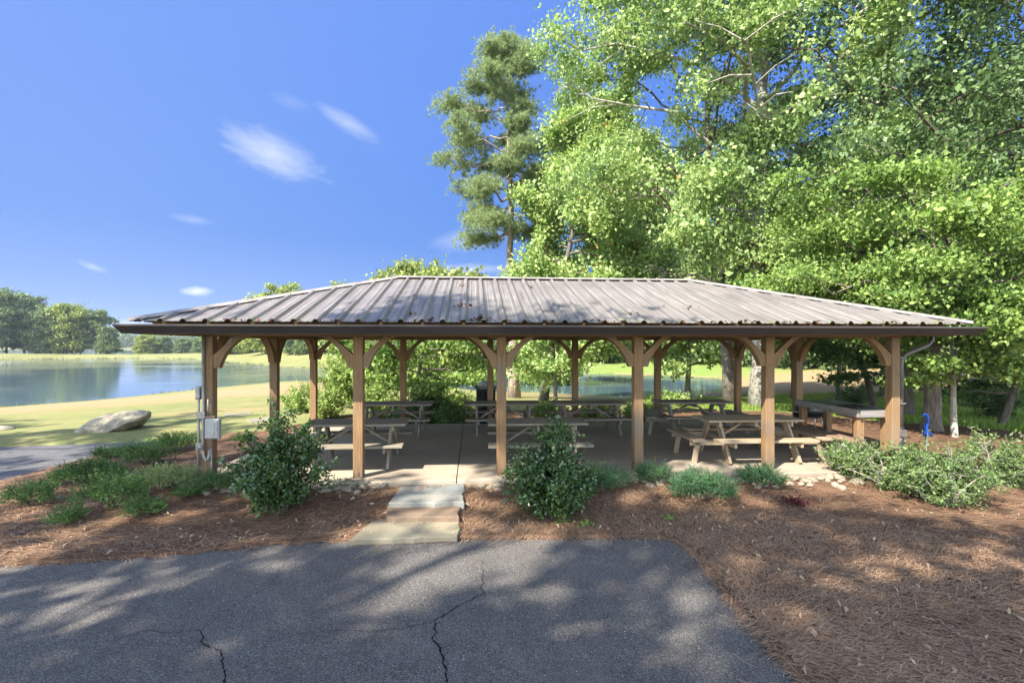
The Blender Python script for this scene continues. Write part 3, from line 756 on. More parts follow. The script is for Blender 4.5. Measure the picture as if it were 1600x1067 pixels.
gr = empty('charcoal_grill', (6.60, 10.95, 0), .05, label='small black barrel charcoal grill on wheels behind the serving counter', cat='grill')
m = MB(); m.lathe((0, 0, .66), [(0, -.30), (.13, -.30), (.15, -.285), (.152, 0), (.15, .285), (.13, .30), (0, .30)], 22, 'X'); m.build('barrel', M['black'], gr)
m = MB(); m.tube([(-.12, -.15, .70), (-.12, -.2, .71), (.12, -.2, .71), (.12, -.15, .70)], .01, 8); m.build('handle', M['steel'], gr)
m = MB(); m.box((-.38, 0, .66), (.14, .26, .018), .004); m.build('side_shelf', M['steel'], gr)
for x in (-.24, .24):
    for y in (-.17, .17):
        m = MB(); m.tube([(x * .8, y * .6, .56), (x * 1.15, y, .04 if x < 0 else .09)], .013, 8); m.build('leg', M['steel'], gr)
for y in (-.2, .2):
    m = MB(); m.lathe((.28, y, .085), [(.03, -.012), (.085, -.018), (.085, .018), (.03, .012)], 20, 'Y'); m.build('wheel', M['rubber'], gr)
    m = MB(); m.lathe((.28, y, .085), [(0, -.02), (.032, -.02), (.032, .02), (0, .02)], 16, 'Y'); m.build('hub', M['steel'], gr)
m = MB(); m.tube([(.28, -.2, .085), (.28, .2, .085)], .008, 8); m.build('axle', M['steel'], gr)

bn = empty('litter_bin', (-.72, 13.6, gz(-.72, 13.6)), label='black slatted metal litter bin with domed lid behind the back row tables', cat='litter bin')
m = MB()
for k in range(26):
    a = 2 * math.pi * k / 26; c_, s_ = math.cos(a), math.sin(a)
    m.tube([(c_ * .24, s_ * .24, .04), (c_ * .25, s_ * .25, .5), (c_ * .26, s_ * .26, .98), (c_ * .29, s_ * .29, 1.08)], .013, 5)
for z in (.06, .5, .95):
    m.lathe((0, 0, z), [(.235, -.02), (.262, -.02), (.262, .02), (.235, .02), (.235, -.02)], 26)
m.build('slats', M['black'], bn)
m = MB(); m.lathe((0, 0, 0), [(0, .05), (.215, .05), (.215, .93), (.2, .93), (.2, .1), (0, .1)], 22); m.build('liner', M['rubber'], bn)
m = MB(); m.lathe((0, 0, 1.10), [(.24, 0), (.22, .05), (.15, .10), (.05, .125), (0, .13)], 22)
for k in range(4):
    a = k * math.pi / 2 + .4; m.tube([(math.cos(a) * .22, math.sin(a) * .22, .95), (math.cos(a) * .22, math.sin(a) * .22, 1.11)], .01, 6)
m.build('lid', M['box_grey'], bn)

hx, hy = atY(1447, 10.0), 10.0; hz_ = gz(hx, hy)
hy_ = empty('yard_hydrant', (hx, hy, hz_ + .09), .2, label='blue yard hydrant on a galvanised pipe beside the right shrubs', cat='water hydrant')
m = MB(); m.tube([(0, 0, -.2), (0, 0, .44)], .022, 10); m.build('pipe', M['steel'], hy_)
m = MB(); m.tube([(0, 0, .40), (0, 0, .47), (0, 0, .62)], [.034, .042, .032], 12); m.tube([(0, 0, .47), (.08, 0, .465), (.13, 0, .43), (.135, 0, .39)], [.03, .028, .026, .03], 10); m.tube([(-.045, 0, .5), (-.05, 0, .40)], .022, 8); m.build('head', M['blue'], hy_)
m = MB(); m.tube([(.03, 0, .62), (.045, 0, .75), (.02, 0, .83), (-.04, 0, .85), (-.085, 0, .80)], [.022, .024, .024, .022, .018], 8); m.tube([(0, 0, .6), (.03, 0, .64)], .03, 8); m.build('handle', M['blue'], hy_)

# ------------------------------------------------------------------ stones
def rock_mesh(name, sx, sy, sz, seed, sub=3, rough=.18):
    import bmesh
    bm = bmesh.new(); bmesh.ops.create_icosphere(bm, subdivisions=sub, radius=1)
    rs = np.random.default_rng(seed); pl = rs.normal(size=(9, 3)); pl /= np.linalg.norm(pl, axis=1)[:, None]; dd = rs.uniform(.55, .92, 9)
    for v in bm.verts:
        p = np.array(v.co)
        for n_, d_ in zip(pl, dd):
            q = p @ n_
            if q > d_: p = p - n_ * (q - d_) * .92
        p = p * (1 + rough * .25 * math.sin(p[0] * 7 + seed) * math.sin(p[1] * 6 + seed * 2) * math.sin(p[2] * 8))
        v.co = (p[0] * sx, p[1] * sy, p[2] * sz)
    me = bpy.data.meshes.new(name); bm.to_mesh(me); bm.free()
    me.polygons.foreach_set('use_smooth', [True] * len(me.polygons)); 
    return me
# the boulder: an uneven slab leaning to the right, its own outline
import bmesh
def boulder():
    bx_, by_ = at(186, 683, -.5)
    prof = [(-1.0, .02), (-.80, .24), (-.52, .40), (-.2, .47), (.1, .50), (.42, .52), (.78, .55), (1.02, .45), (1.04, .36), (.93, .27), (.78, .14), (.52, .05), (.25, -.02), (-.3, -.05), (-.8, -.05)]
    n = len(prof); vs = []; K = 9; rs = random.Random(3)
    for k in range(K):
        f = k / (K - 1); sc_ = (math.sin(math.pi * (f * .84 + .08))) ** .45; y = (f - .5) * 1.1
        for (x, z) in prof:
            vs.append((x * sc_ + rs.gauss(0, .012) + .08 * f, y + rs.gauss(0, .012), (z + .05) * (sc_ * (.72 + .5 * f if z > .3 else 1)) - .05 + rs.gauss(0, .012)))
    fs = [(k * n + i, k * n + (i + 1) % n, (k + 1) * n + (i + 1) % n, (k + 1) * n + i) for k in range(K - 1) for i in range(n)]
    fs += [tuple(range(n))[::-1], tuple((K - 1) * n + i for i in range(n))]
    me = bpy.data.meshes.new('boulder'); me.from_pydata(vs, [], fs)
    o = link_mesh('boulder', me, M['boulder']); o.location = (bx_ - .48, by_ + .35, gz(bx_, by_ + .3) - .03); o.scale = (.90, 1, 1.02)
    b = o.modifiers.new('sub', 'SUBSURF'); b.subdivision_type = 'SIMPLE'; b.levels = b.render_levels = 2
    b = o.modifiers.new('sub2', 'SUBSURF'); b.levels = b.render_levels = 1
    tex = bpy.data.textures.new('rock_noise', 'CLOUDS'); tex.noise_scale = .35
    d_ = o.modifiers.new('disp', 'DISPLACE'); d_.texture = tex; d_.strength = .16; d_.mid_level = .5
    tag(o, 'large pale lichen covered boulder on the lawn beyond the left path', 'boulder')
boulder()
x, y = at(6, 671, -.6); o = link_mesh('boulder', rock_mesh('boulder', .42, .3, .13, 12), M['boulder']); o.location = (x - .1, y, gz(x, y) + .03)
tag(o, 'small low stone on the lawn at the far left edge', 'boulder')
def flag(outline, z, th, mat, lab, seed, name='stepping_stone', grp='stepping stones up to the slab'):
    pts = ccw(jitter(outline, .12, .012, seed)); c = np.mean(pts, 0)
    m = MB(); m.prism([(p[0] - c[0], p[1] - c[1]) for p in pts], -th, 0)
    o = m.build(name, mat); o.location = (c[0], c[1], z); 
    b = o.modifiers.new('bevel', 'BEVEL'); b.width = .012; b.segments = 2; b.limit_method = 'ANGLE'; b.angle_limit = R(50)
    tag(o, lab, 'paving stone', grp)
flag([at(x, y, -.055) for x, y in ((628, 756), (727, 754), (723, 784), (607, 785))], -.055, .10, M['flag'], 'blue-grey stepping stone against the slab edge, topmost of three', 1)
flag([at(x, y, -.12) for x, y in ((606, 784), (721, 783), (715, 806), (604, 808))], -.12, .10, M['flag_brown'], 'narrow brown stepping stone between the two larger pale ones', 2)
flag([at(x, y, -.19) for x, y in ((584, 810), (718, 804), (716, 837), (546, 843))], -.19, .075, M['flag_tan'], 'large tan stepping stone beside the asphalt edge, lowest of three', 3)
flag([at(x, y, -.62) for x, y in ((385, 674), (425, 668), (424, 676), (392, 680))], gz(*at(405, 674, -.62)) + .02, .06, M['flag_tan'], 'flat tan stone in the grass left of the second left end post', 4, grp='flat stones in the grass')
flag([at(x, y, -.7) for x, y in ((352, 664), (395, 661), (390, 666), (350, 668))], gz(*at(370, 665, -.7)) + .02, .06, M['flag_tan'], 'flat tan stone in the grass farther out towards the lake', 5, grp='flat stones in the grass')
rocks = [rock_mesh('border_stone', .5, .42, .32, 20 + k, 2) for k in range(6)]
for me in rocks: me.materials.append(M['rock'])
rs = random.Random(5)
def put_rock(x, y, z, s, lab, grp):
    o = bpy.data.objects.new('border_stone', rs.choice(rocks)); COL.objects.link(o)
    o.location = (x, y, z); o.scale = (s * rs.uniform(.8, 1.4), s * rs.uniform(.7, 1.1), s * rs.uniform(.6, 1)); o.rotation_euler = (rs.uniform(-.2, .2), rs.uniform(-.2, .2), rs.uniform(0, 6.28))
    tag(o, lab, 'stone', grp)
for k in range(170):
    u = rs.uniform(-.2, LP + .7) if k < 120 else rs.uniform(8.3, LP + .3); v = -.36 - abs(rs.gauss(0, .10))
    if 2.8 < u < 4.25: continue
    if k >= 120: v -= abs(rs.gauss(0, .16))
    x, y = loc2w(u, v)
    bay = min(4, max(0, int(u / SP))); names = ('first and second', 'second and third', 'third and fourth', 'fourth and fifth', 'fifth and sixth')
    put_rock(x, y, gz(x, y) + rs.uniform(.0, .03), rs.uniform(.10, .23), 'small tan field stone edging the slab between the %s front posts' % names[bay] if k < 120 else 'field stone in the rubble pile spilling from the slab edge at right', ('field stones edging the slab between the %s front posts' % names[bay]) if k < 120 else 'rubble stones below the right end of the slab')

# ------------------------------------------------------------------ foliage
def leaf_quads(C, L, Wd, up=.6, outward=None, outw=.0, fold=.12, rs=rng, droop=0.0):
    n = len(C); nr = rs.normal(size=(n, 3)); nr /= np.linalg.norm(nr, axis=1)[:, None]
    nr[:, 2] += up
    if outward is not None: nr += outward * outw
    nr /= np.linalg.norm(nr, axis=1)[:, None]
    t = rs.normal(size=(n, 3)); t[:, 2] -= droop; t -= nr * (t * nr).sum(1)[:, None]; t /= np.linalg.norm(t, axis=1)[:, None]
    b = np.cross(nr, t)
    s_ = np.exp(rs.normal(-.03, .28, n))[:, None]
    L_ = L * s_; W_ = Wd * s_
    V = np.empty((n, 4, 3)); V[:, 0] = C - t * L_ * .5; V[:, 1] = C + b * W_ * .5 - t * L_ * .08 + nr * W_ * fold
    V[:, 2] = C + t * L_ * .5; V[:, 3] = C - b * W_ * .5 - t * L_ * .08 + nr * W_ * fold
    return V.reshape(-1, 3), np.arange(n * 4).reshape(n, 4)
def bez(a, b, c, n): return [a * (1 - t) ** 2 + b * 2 * t * (1 - t) + c * t * t for t in [i / (n - 1) for i in range(n)]]

def tree_meshes(name, H, tr, c0, rad, prof, nl, leafL, leafW, nleaf, seed, lean=(0, 0), clump=.7, sub=6, limb_el=(.2, .9), multi=None, asym=(0, 0), flat=.55, up=.35, min_z=0, fork=None, seg=10, needles=False, inner=.25, kink=.12, void=None):
    """trunk mesh data + crown mesh data for one tree; prof(f) gives the crown's relative radius at height fraction f"""
    r = random.Random(seed); rs = np.random.default_rng(seed)
    T = MB(); base = Vector((0, 0, -.25)); top = Vector((lean[0], lean[1], H * .97))
    N = 12; tp = []
    for i in range(N + 1):
        f = i / N; p = base.lerp(top, f) + Vector((r.gauss(0, .012 * H * .3), r.gauss(0, .012 * H * .3), 0)) * math.sin(math.pi * f)
        tp.append(p)
    rr = [tr * (1 - .92 * (i / N) ** .9) + .012 for i in range(N + 1)]; rr[0] = tr * 1.45
    T.tube(tp, rr, seg)
    def tpt(f): k = min(int(f * N), N - 1); return tp[k].lerp(tp[k + 1], f * N - k)
    cl = []; ph = r.uniform(0, 6)
    for i in range(nl):
        g = (i + .5) / nl; f = c0 + (0.97 - c0) * g; ph += 2.4 + r.uniform(-.4, .4)
        p0 = tpt(f); rad_ = rad * prof(g) * r.uniform(.72, 1.15)
        el = limb_el[0] + (limb_el[1] - limb_el[0]) * g + r.uniform(-.15, .15)
        dx = Vector((math.cos(ph), math.sin(ph), 0)); end = p0 + dx * rad_ + Vector((asym[0] * rad_, asym[1] * rad_, math.tan(el) * rad_ * .7))
        if end.z > H * 1.03: end.z = H * 1.03 - r.uniform(0, .5)
        if end.z < min_z: end.z = min_z + r.uniform(0, .4)
        midp = p0.lerp(end, .5) + Vector((r.gauss(0, .1), r.gauss(0, .1), r.uniform(-.10, .10))) * rad_
        pts = bez(p0, midp, end, 7)
        for k in range(1, 6): pts[k] = pts[k] + Vector((r.gauss(0, 1), r.gauss(0, 1), r.gauss(0, 1))) * rad_ * kink * .22; r0 = max(tr * (1 - .85 * f) * .5, .03)
        T.tube(pts, [r0 * (1 - .85 * k / 6) + .006 for k in range(7)], 6, cap=False)
        cl.append((end, 1.0)); ns = sub
        for q in range(ns):
            t = inner + (.97 - inner) * (q + r.random()) / ns; k = min(int(t * 6), 5); a = pts[k].lerp(pts[k + 1], t * 6 - k)
            ln = rad_ * r.uniform(.22, .45) * (1.15 - .5 * t); az = ph + r.choice((-1, 1)) * r.uniform(.4, 1.3)
            b_ = a + Vector((math.cos(az) * ln, math.sin(az) * ln, r.uniform(-.45, .6) * ln))
            if b_.z < min_z: b_.z = min_z + r.uniform(0, .3)
            T.tube([a, a.lerp(b_, .5) + Vector((0, 0, ln * .08)), b_], [r0 * .3 + .005, r0 * .2 + .004, .006], 4, cap=False)
            cl.append((b_, r.uniform(.7, 1.1))); 
            if r.random() < .6: cl.append((a.lerp(b_, .55), r.uniform(.5, .9)))
    cc = np.array([tuple(c) for c, _ in cl]); cs = np.array([s_ for _, s_ in cl]) * clump
    wts = cs ** 2; wts = wts / wts.sum()
    if needles:
        # tufts of needles at shoot tips
        nt = int(nleaf / 26); idx = rs.choice(len(cc), nt, p=wts)
        C = cc[idx] + rs.normal(size=(nt, 3)) * cs[idx][:, None] * np.array([.5, .5, .26])
        n = nt * 26; base_ = np.repeat(C, 26, 0); d = rs.normal(size=(n, 3)); d[:, 2] += .45; d /= np.linalg.norm(d, axis=1)[:, None]
        s_ = np.cross(d, rs.normal(size=(n, 3))); s_ /= np.linalg.norm(s_, axis=1)[:, None]
        Ln = leafL * rs.uniform(.7, 1.2, n)[:, None]
        V = np.stack([base_ + s_ * leafW, base_ + d * Ln, base_ - s_ * leafW], 1).reshape(-1, 3); Fq = np.arange(n * 3).reshape(n, 3)
    else:
        idx = rs.choice(len(cc), nleaf, p=wts); off = rs.normal(size=(nleaf, 3)); 
        off *= (np.abs(rs.normal(.0, 1, nleaf)) ** .2)[:, None] * .58
        C = cc[idx] + off * cs[idx][:, None] * np.array([1, 1, flat])
        if void:
            g_ = np.sin(C[:, 0] * 1.15 + seed) * np.sin(C[:, 1] * .9 + seed * 2) + np.sin(C[:, 2] * 1.05 + C[:, 0] * .5 + seed * 3) * .9 + np.sin(C[:, 2] * 2.1 - C[:, 0] * 1.7 + seed) * .5
            C = C[(g_ > void + rs.normal(0, .12, len(C)))]
            if void > -.5: C = C[~((np.abs(C[:, 0] - lean[0] * C[:, 2] / H - .15) < .38 + .35 * np.sin(C[:, 2] * .9 + seed)) & (C[:, 1] < .3) & (rs.random(len(C)) < .85))]
        ctr_ = np.array([lean[0] * .6, lean[1] * .6, H * (c0 + 1) / 2]); ow = C - ctr_; ow /= np.linalg.norm(ow, axis=1)[:, None] + 1e-6
        V, Fq = leaf_quads(C, leafL, leafW, up, ow, .45, rs=rs, droop=.7)
    me = bpy.data.meshes.new(name + '_trunk'); me.from_pydata([tuple(v) for v in T.v], [], T.f)
    at_ = me.attributes.new('grain', 'FLOAT_VECTOR', 'POINT'); at_.data.foreach_set('vector', np.array(T.g, dtype=np.float32).ravel())
    me.polygons.foreach_set('use_smooth', [True] * len(me.polygons))
    return me, np_mesh(name + '_crown', V, Fq)
def place_tree(meshes, name, loc, rz, s, label, cat='tree', group=None, mats=None):
    root = empty(name, loc, rz, label=label, cat=cat, group=group); root.scale = s if isinstance(s, tuple) else (s, s, s)
    for me, nm, k in ((meshes[0], 'trunk', 0), (meshes[1], 'crown', 1)):
        o = bpy.data.objects.new(nm, me); COL.objects.link(o); o.parent = root
        if not me.materials: me.materials.append(mats[k])
        if mats and me.materials[0] != mats[k]:
            o.material_slots[0].link = 'OBJECT'; o.material_slots[0].material = mats[k]
    return root
rnd = lambda g: math.sin(math.pi * min(1, g * .86 + .12)) ** .6
cone = lambda g: (1 - g) ** .7 * .9 + .12
umb = lambda g: .75 + .25 * math.sin(math.pi * g)

# the tall sweetgums behind the right half
t = tree_meshes('gum_a', 22, .31, .20, 6.6, rnd, 42, .135, .10, 165000, 11, lean=(.3, 0), clump=.72, sub=8, asym=(-.1, 0), flat=.85, min_z=3.8, limb_el=(.35, 1.15), inner=.38, kink=.2, void=-.49)
place_tree(t, 'sweetgum_tree', (atY(1185, 19.2), 19.2, gz(atY(1185, 19.2), 19.2)), 0, 1, 'tall sweetgum with straight pale trunk, nearest large tree behind the right side of the roof', mats=(M['bark_pale'], M['gum']))
t = tree_meshes('gum_b', 19.5, .25, .24, 5.2, rnd, 28, .135, .10, 80000, 12, lean=(-1.2, 1), clump=.72, sub=7, flat=.85, min_z=4, limb_el=(.3, 1.1), inner=.42, kink=.2, void=-.4)
place_tree(t, 'sweetgum_tree', (atY(1142, 20.5), 20.5, gz(atY(1142, 20.5), 20.5)), .8, 1, 'darker trunked sweetgum just left of the tall pale trunk', mats=(M['bark_dark'], M['gum']))
t = tree_meshes('gum_c', 17.5, .24, .16, 3.7, lambda g: .9 if g < .6 else .9 - (g - .6) * 1.2, 40, .19, .14, 100000, 13, lean=(2.9, 0), asym=(.22, 0), clump=.8, sub=7, flat=1.0, limb_el=(-.35, .9), inner=.3, kink=.2, void=-.85)
place_tree(t, 'sweetgum_tree', (atY(848, 29), 29, gz(atY(848, 29), 29)), 0, 1, 'bright green sweetgum with dark leaning trunk right beside the pine', mats=(M['bark_dark'], M['gum2']))
t = tree_meshes('pine', 23.4, .34, .46, 3.6, lambda g: (.95 if g < .55 else .95 - (g - .55) * 1.35) * (1.0 if int(g * 37) % 3 else .6), 34, .28, .013, 250000, 14, lean=(-.5, 0), clump=.88, sub=6, needles=True, limb_el=(-.15, .7), asym=(-.22, 0), inner=.4, kink=.2)
place_tree(t, 'pine_tree', (atY(804, 31.5), 31.5, gz(atY(804, 31.5), 31.5)), 0, 1, 'tall loblolly pine with long bare trunk rising above the middle of the roof', mats=(M['bark_pine'], M['pine']))
# oaks and layered trees on the right
t = tree_meshes('oak_a', 18, .30, .18, 7.0, rnd, 34, .13, .075, 85000, 15, lean=(-1.2, 0), clump=.9, sub=7, flat=.75, min_z=4.5, inner=.35, kink=.2, void=-1.0)
place_tree(t, 'oak_tree', (atY(1412, 17.5), 17.5, gz(atY(1412, 17.5), 17.5)), 0, 1, 'dark small-leaved oak with leaning trunk towering at the right', mats=(M['bark_dark'], M['oak']))
t2 = tree_meshes('oak_b', 17, .3, .18, 6.5, rnd, 30, .13, .08, 62000, 16, clump=1.0, sub=7, flat=.6, min_z=3.4)
place_tree(t2, 'oak_tree', (atY(1680, 15), 15, gz(atY(1680, 15), 15)), 0, 1, 'dark oak foliage filling the right edge of the photo', mats=(M['bark_dark'], M['oak']))
t = tree_meshes('maple', 6.4, .23, .42, 4.3, umb, 26, .098, .066, 100000, 17, lean=(.3, .2), clump=.75, sub=6, limb_el=(.0, .45), flat=.4, min_z=2.7, asym=(-.1, 0), kink=.2)
place_tree(t, 'maple_tree', (atY(1455, 13.6), 13.6, gz(atY(1455, 13.6), 13.6)), 0, 1, 'thick trunk behind the blue hydrant with spreading layered bright leaves', mats=(M['bark_mid'], M['layer']))
t = tree_meshes('sapling', 3.5, .075, .42, 1.6, umb, 14, .12, .085, 9000, 18, lean=(-.1, 0), clump=.45, sub=5, limb_el=(.0, .4), flat=.3)
place_tree(t, 'dogwood_tree', (atY(1492, 12.6), 12.6, gz(atY(1492, 12.6), 12.6)), 0, 1, 'slender young tree right of the thick trunk and blue hydrant', mats=(M['bark_pale'], M['layer']))
t = tree_meshes('small_dark', 4.8, .14, .30, 2.3, umb, 16, .15, .10, 8000, 19, lean=(-1.3, 0), clump=.6, sub=5, limb_el=(-.1, .5), flat=.35)
place_tree(t, 'small_tree', (atY(1372, 20), 20, gz(atY(1372, 20), 20)), 0, 1, 'small dark leaning tree seen under the roof left of the right corner post', mats=(M['bark_dark'], M['dark']))
place_tree(t, 'small_tree', (atY(1560, 16), 16, gz(atY(1560, 16), 16)), 2.2, .85, 'small dark bushy tree in the shade at the right edge', mats=(M['bark_dark'], M['dark']))
# trees behind the pavilion
t = tree_meshes('dogwood', 3.7, .09, .30, 2.7, umb, 18, .13, .085, 17000, 20, lean=(.3, 0), clump=.55, sub=6, limb_el=(-.1, .35), flat=.3)
place_tree(t, 'dogwood_tree', (atY(650, 17), 17, gz(atY(650, 17), 17)), 0, 1, 'low spreading dogwood seen between the second and third front posts', mats=(M['bark_dark'], M['layer']))
t = tree_meshes('youngmaple', 4.6, .11, .35, 1.7, rnd, 14, .16, .13, 8000, 21, clump=.55, sub=5)
place_tree(t, 'young_tree', (atY(868, 25), 25, gz(atY(868, 25), 25)), 0, 1, 'young bright leaved tree beside the leaning trunk by the pond', mats=(M['bark_dark'], M['gum2']))
place_tree(t, 'young_tree', (atY(1075, 24), 24, gz(atY(1075, 24), 24)), 2, 1.1, 'young bright tree by the pond left of the two large trunks', mats=(M['bark_dark'], M['gum']))

# far trees: three shared kinds
farA = tree_meshes('far_a', 14, .28, .06, 5.4, rnd, 30, .50, .40, 15000, 31, clump=1.5, sub=4, flat=.7, seg=6)
farB = tree_meshes('far_b', 13, .28, .05, 4.8, lambda g: .95 - .55 * g, 30, .50, .40, 14000, 32, clump=1.4, sub=4, flat=.75, seg=6)
farC = tree_meshes('far_c', 17, .25, .14, 4.6, lambda g: .6 + .4 * math.sin(math.pi * g), 30, .55, .36, 13000, 33, clump=1.4, sub=4, flat=.55, seg=6)
BD = M['bark_dark']
def far(kind, px, Y, top_py, label, mat='far', group=None, ws=1.0, name='lakeside_tree', rz=None):
    x = atY(px, Y); z = gz(x, Y); Ht = {0: 14, 1: 13, 2: 17}[kind]
    s = ((HZ - top_py) / F * Y + CH - z) / (Ht * 1.03)
    return place_tree((farA, farB, farC)[kind], name, (x, Y, z), random.uniform(0, 6.28) if rz is None else rz, (s * ws, s * ws, s), label, group=group, mats=(BD, M[mat]))
GL = 'trees on the bank beyond the lake'
for k, (px, Y, tp_, kd, mt, ws, lab) in enumerate([
    (-30, 185, 452, 0, 'far', 1.0, 'dark tree cut by the left edge of the photo, far bank'),
    (10, 200, 458, 2, 'far', 1.1, 'tallest tree on the far bank at the left edge'),
    (38, 205, 464, 2, 'far', 1.1, 'tall tree second from left on the far bank'),
    (62, 195, 488, 0, 'far', 1.0, 'rounded dark tree in the left far bank clump, below its tall neighbour'),
    (84, 205, 484, 1, 'far', 1.0, 'mid green tree in the middle of the far bank clump'),
    (104, 200, 478, 0, 'far_bright', 1.0, 'lighter green tree in the middle of the far bank clump'),
    (126, 205, 485, 2, 'far', 1.15, 'tall dark tree third from the right end of the far bank clump'),
    (150, 205, 486, 2, 'far', 1.15, 'tall tree second from the right end of the far bank clump'),
    (170, 203, 512, 1, 'far', 1.1, 'lower tree at the right end of the far bank clump'),
    (-75, 190, 450, 1, 'far', 1.2, 'tree just beyond the left edge of the photo'),
    (228, 235, 525, 0, 'far_bright', 1.2, 'round light green tree on the dam left of the front left post'),
    (258, 240, 527, 1, 'far', 1.2, 'bushy tree on the dam, second one right of the roof corner'),
    (288, 235, 530, 0, 'far', 1.3, 'low dark tree on the dam just left of the front left post'),
    (312, 228, 528, 1, 'far', 1.2, 'dark tree on the dam touching the front left post'),
    (352, 178, 518, 0, 'far', 1.0, 'tree on the far green bank inside the first left arch'),
    (380, 172, 510, 1, 'far_bright', 1.0, 'light green tree on the far bank inside the first left arch'),
    (455, 140, 512, 0, 'far', 1.0, 'dark tree on the far bank between the left end posts'),
    (472, 136, 515, 1, 'far', 1.0, 'bushy tree on the far bank behind the back left corner post'),
    (445, 150, 446, 2, 'far_bright', 1.0, 'bright treetop showing just above the left slope of the roof'),
    (415, 158, 466, 0, 'far_bright', 1.0, 'small treetop above the left slope of the roof, left of the bright one'),
    (345, 185, 482, 1, 'far', 1.0, 'low treetop above the left end of the roof'),
    (375, 176, 478, 0, 'far', 1.0, 'treetop peeking over the left end of the roof'),
    (485, 142, 458, 0, 'far', 1.0, 'treetop above the left hip of the roof, right of the bright one'),
    (545, 128, 446, 1, 'far_bright', 1.0, 'treetop at the left end of the ridge line'),
    (512, 134, 462, 1, 'far', 1.0, 'treetop halfway up the left hip of the roof')]):
    far(kd, px, Y, tp_, lab, mt, GL, ws)
GR = 'trees behind the pavilion ridge'
for (px, Y, tp_, kd, mt, lab) in [
    (612, 62, 432, 1, 'far_bright', 'yellow-green treetop above the left end of the ridge'),
    (648, 66, 418, 0, 'far_bright', 'yellow-green rounded treetop, highest left of the pine'),
    (690, 60, 430, 1, 'far_bright', 'bright treetop above the ridge left of the pine trunk'),
    (718, 64, 432, 0, 'far_bright', 'bright treetop above the ridge nearest left of the pine trunk'),
    (858, 60, 400, 0, 'gum2', 'leafy tree behind the base of the bright green sweetgum')]:
    far(kd, px, Y, tp_, lab, mt, GR, .8)
GH = 'trees on the slope beyond the pond'
SLOPE = ['tree across the pond behind the leaning dark trunk', 'tree across the pond seen behind the fourth back post', 'tree across the pond just right of the fourth back post', 'tree across the pond seen left of the fourth front post',
    'light tree across the pond right of the fourth front post', 'tree across the pond seen left of the two large trunks', 'tree beyond the field directly behind the two large trunks', 'tree beyond the field seen left of the fifth front post', 'light tree beyond the field seen right of the fifth front post',
    'tree beyond the field above the serving counter', 'tree beyond the field seen left of the right corner post', 'tree beyond the field behind the thick trunk', 'tree beyond the field right of the slender tree', 'tree beyond the field at the right edge of the photo', 'tree beyond the field past the right edge of the photo',
    'tree across the lake hidden mostly by the big laurel', 'tree across the lake behind the second back post', 'tree across the pond behind the spreading dogwood', 'tree across the pond behind the pine trunk']
for k, (px, Y, tp_, kd, mt) in enumerate([(840, 99, 430, 0, 'far'), (900, 101, 440, 1, 'far'), (945, 97, 450, 0, 'dark'), (990, 100, 430, 1, 'far'), (1040, 96, 440, 0, 'dark'),
    (1090, 92, 420, 1, 'far'), (1140, 88, 430, 0, 'dark'), (1200, 80, 400, 1, 'far'), (1260, 74, 390, 0, 'far'), (1320, 70, 380, 1, 'far'), (1385, 68, 390, 0, 'gum2'), (1450, 66, 380, 1, 'far'),
    (1520, 64, 360, 0, 'far'), (1600, 62, 350, 1, 'far'), (1700, 60, 340, 0, 'far'), (560, 118, 470, 0, 'far'), (620, 112, 480, 1, 'far'), (700, 108, 480, 0, 'far'), (770, 102, 470, 1, 'far')]):
    far(kd, px, Y, tp_, SLOPE[k], mt, GH, .75)
# distant woods beyond the second lake, one mass
def woods(name, pts, hmin, hmax, mat, seed, sz, n):
    rs = np.random.default_rng(seed); C = []
    for (x, y) in pts:
        z = gz(x, y); h = rs.uniform(hmin, hmax); r_ = h * .42
        q = rs.normal(size=(n, 3)); q /= np.linalg.norm(q, axis=1)[:, None]; q *= rs.uniform(.55, 1.0, n)[:, None]
        q = q * np.array([r_, r_, h * .5]) + np.array([x, y, z + h * .5]); C.append(q)
    V, Fq = leaf_quads(np.concatenate(C), sz, sz * .8, .5, rs=rs)
    return link_mesh(name, np_mesh(name, V, Fq), mat)
rs_ = np.random.default_rng(40)
pts = [(atY(px, Y), Y) for px, Y in zip(rs_.uniform(-250, 480, 230), rs_.uniform(715, 860, 230))]
tag(woods('distant_woods', pts, 17, 29, M['far'], 41, 2.6, 260), 'hazy blue-green wooded shore beyond the second lake', 'woods', kind='stuff')
pts = [(atY(px, Y), Y) for px, Y in ((q, float(np.interp(q, [540, 860, 1120, 1300, 2300], [124, 104, 96, 74, 60])) + rs_.uniform(0, 1) ** 1.5 * 60) for q in rs_.uniform(540, 2300, 210))]
tag(woods('hillside_woods', pts, 8, 15, M['dark'], 42, .75, 420), 'dark woods closing the view beyond the pond and field', 'woods', kind='stuff')
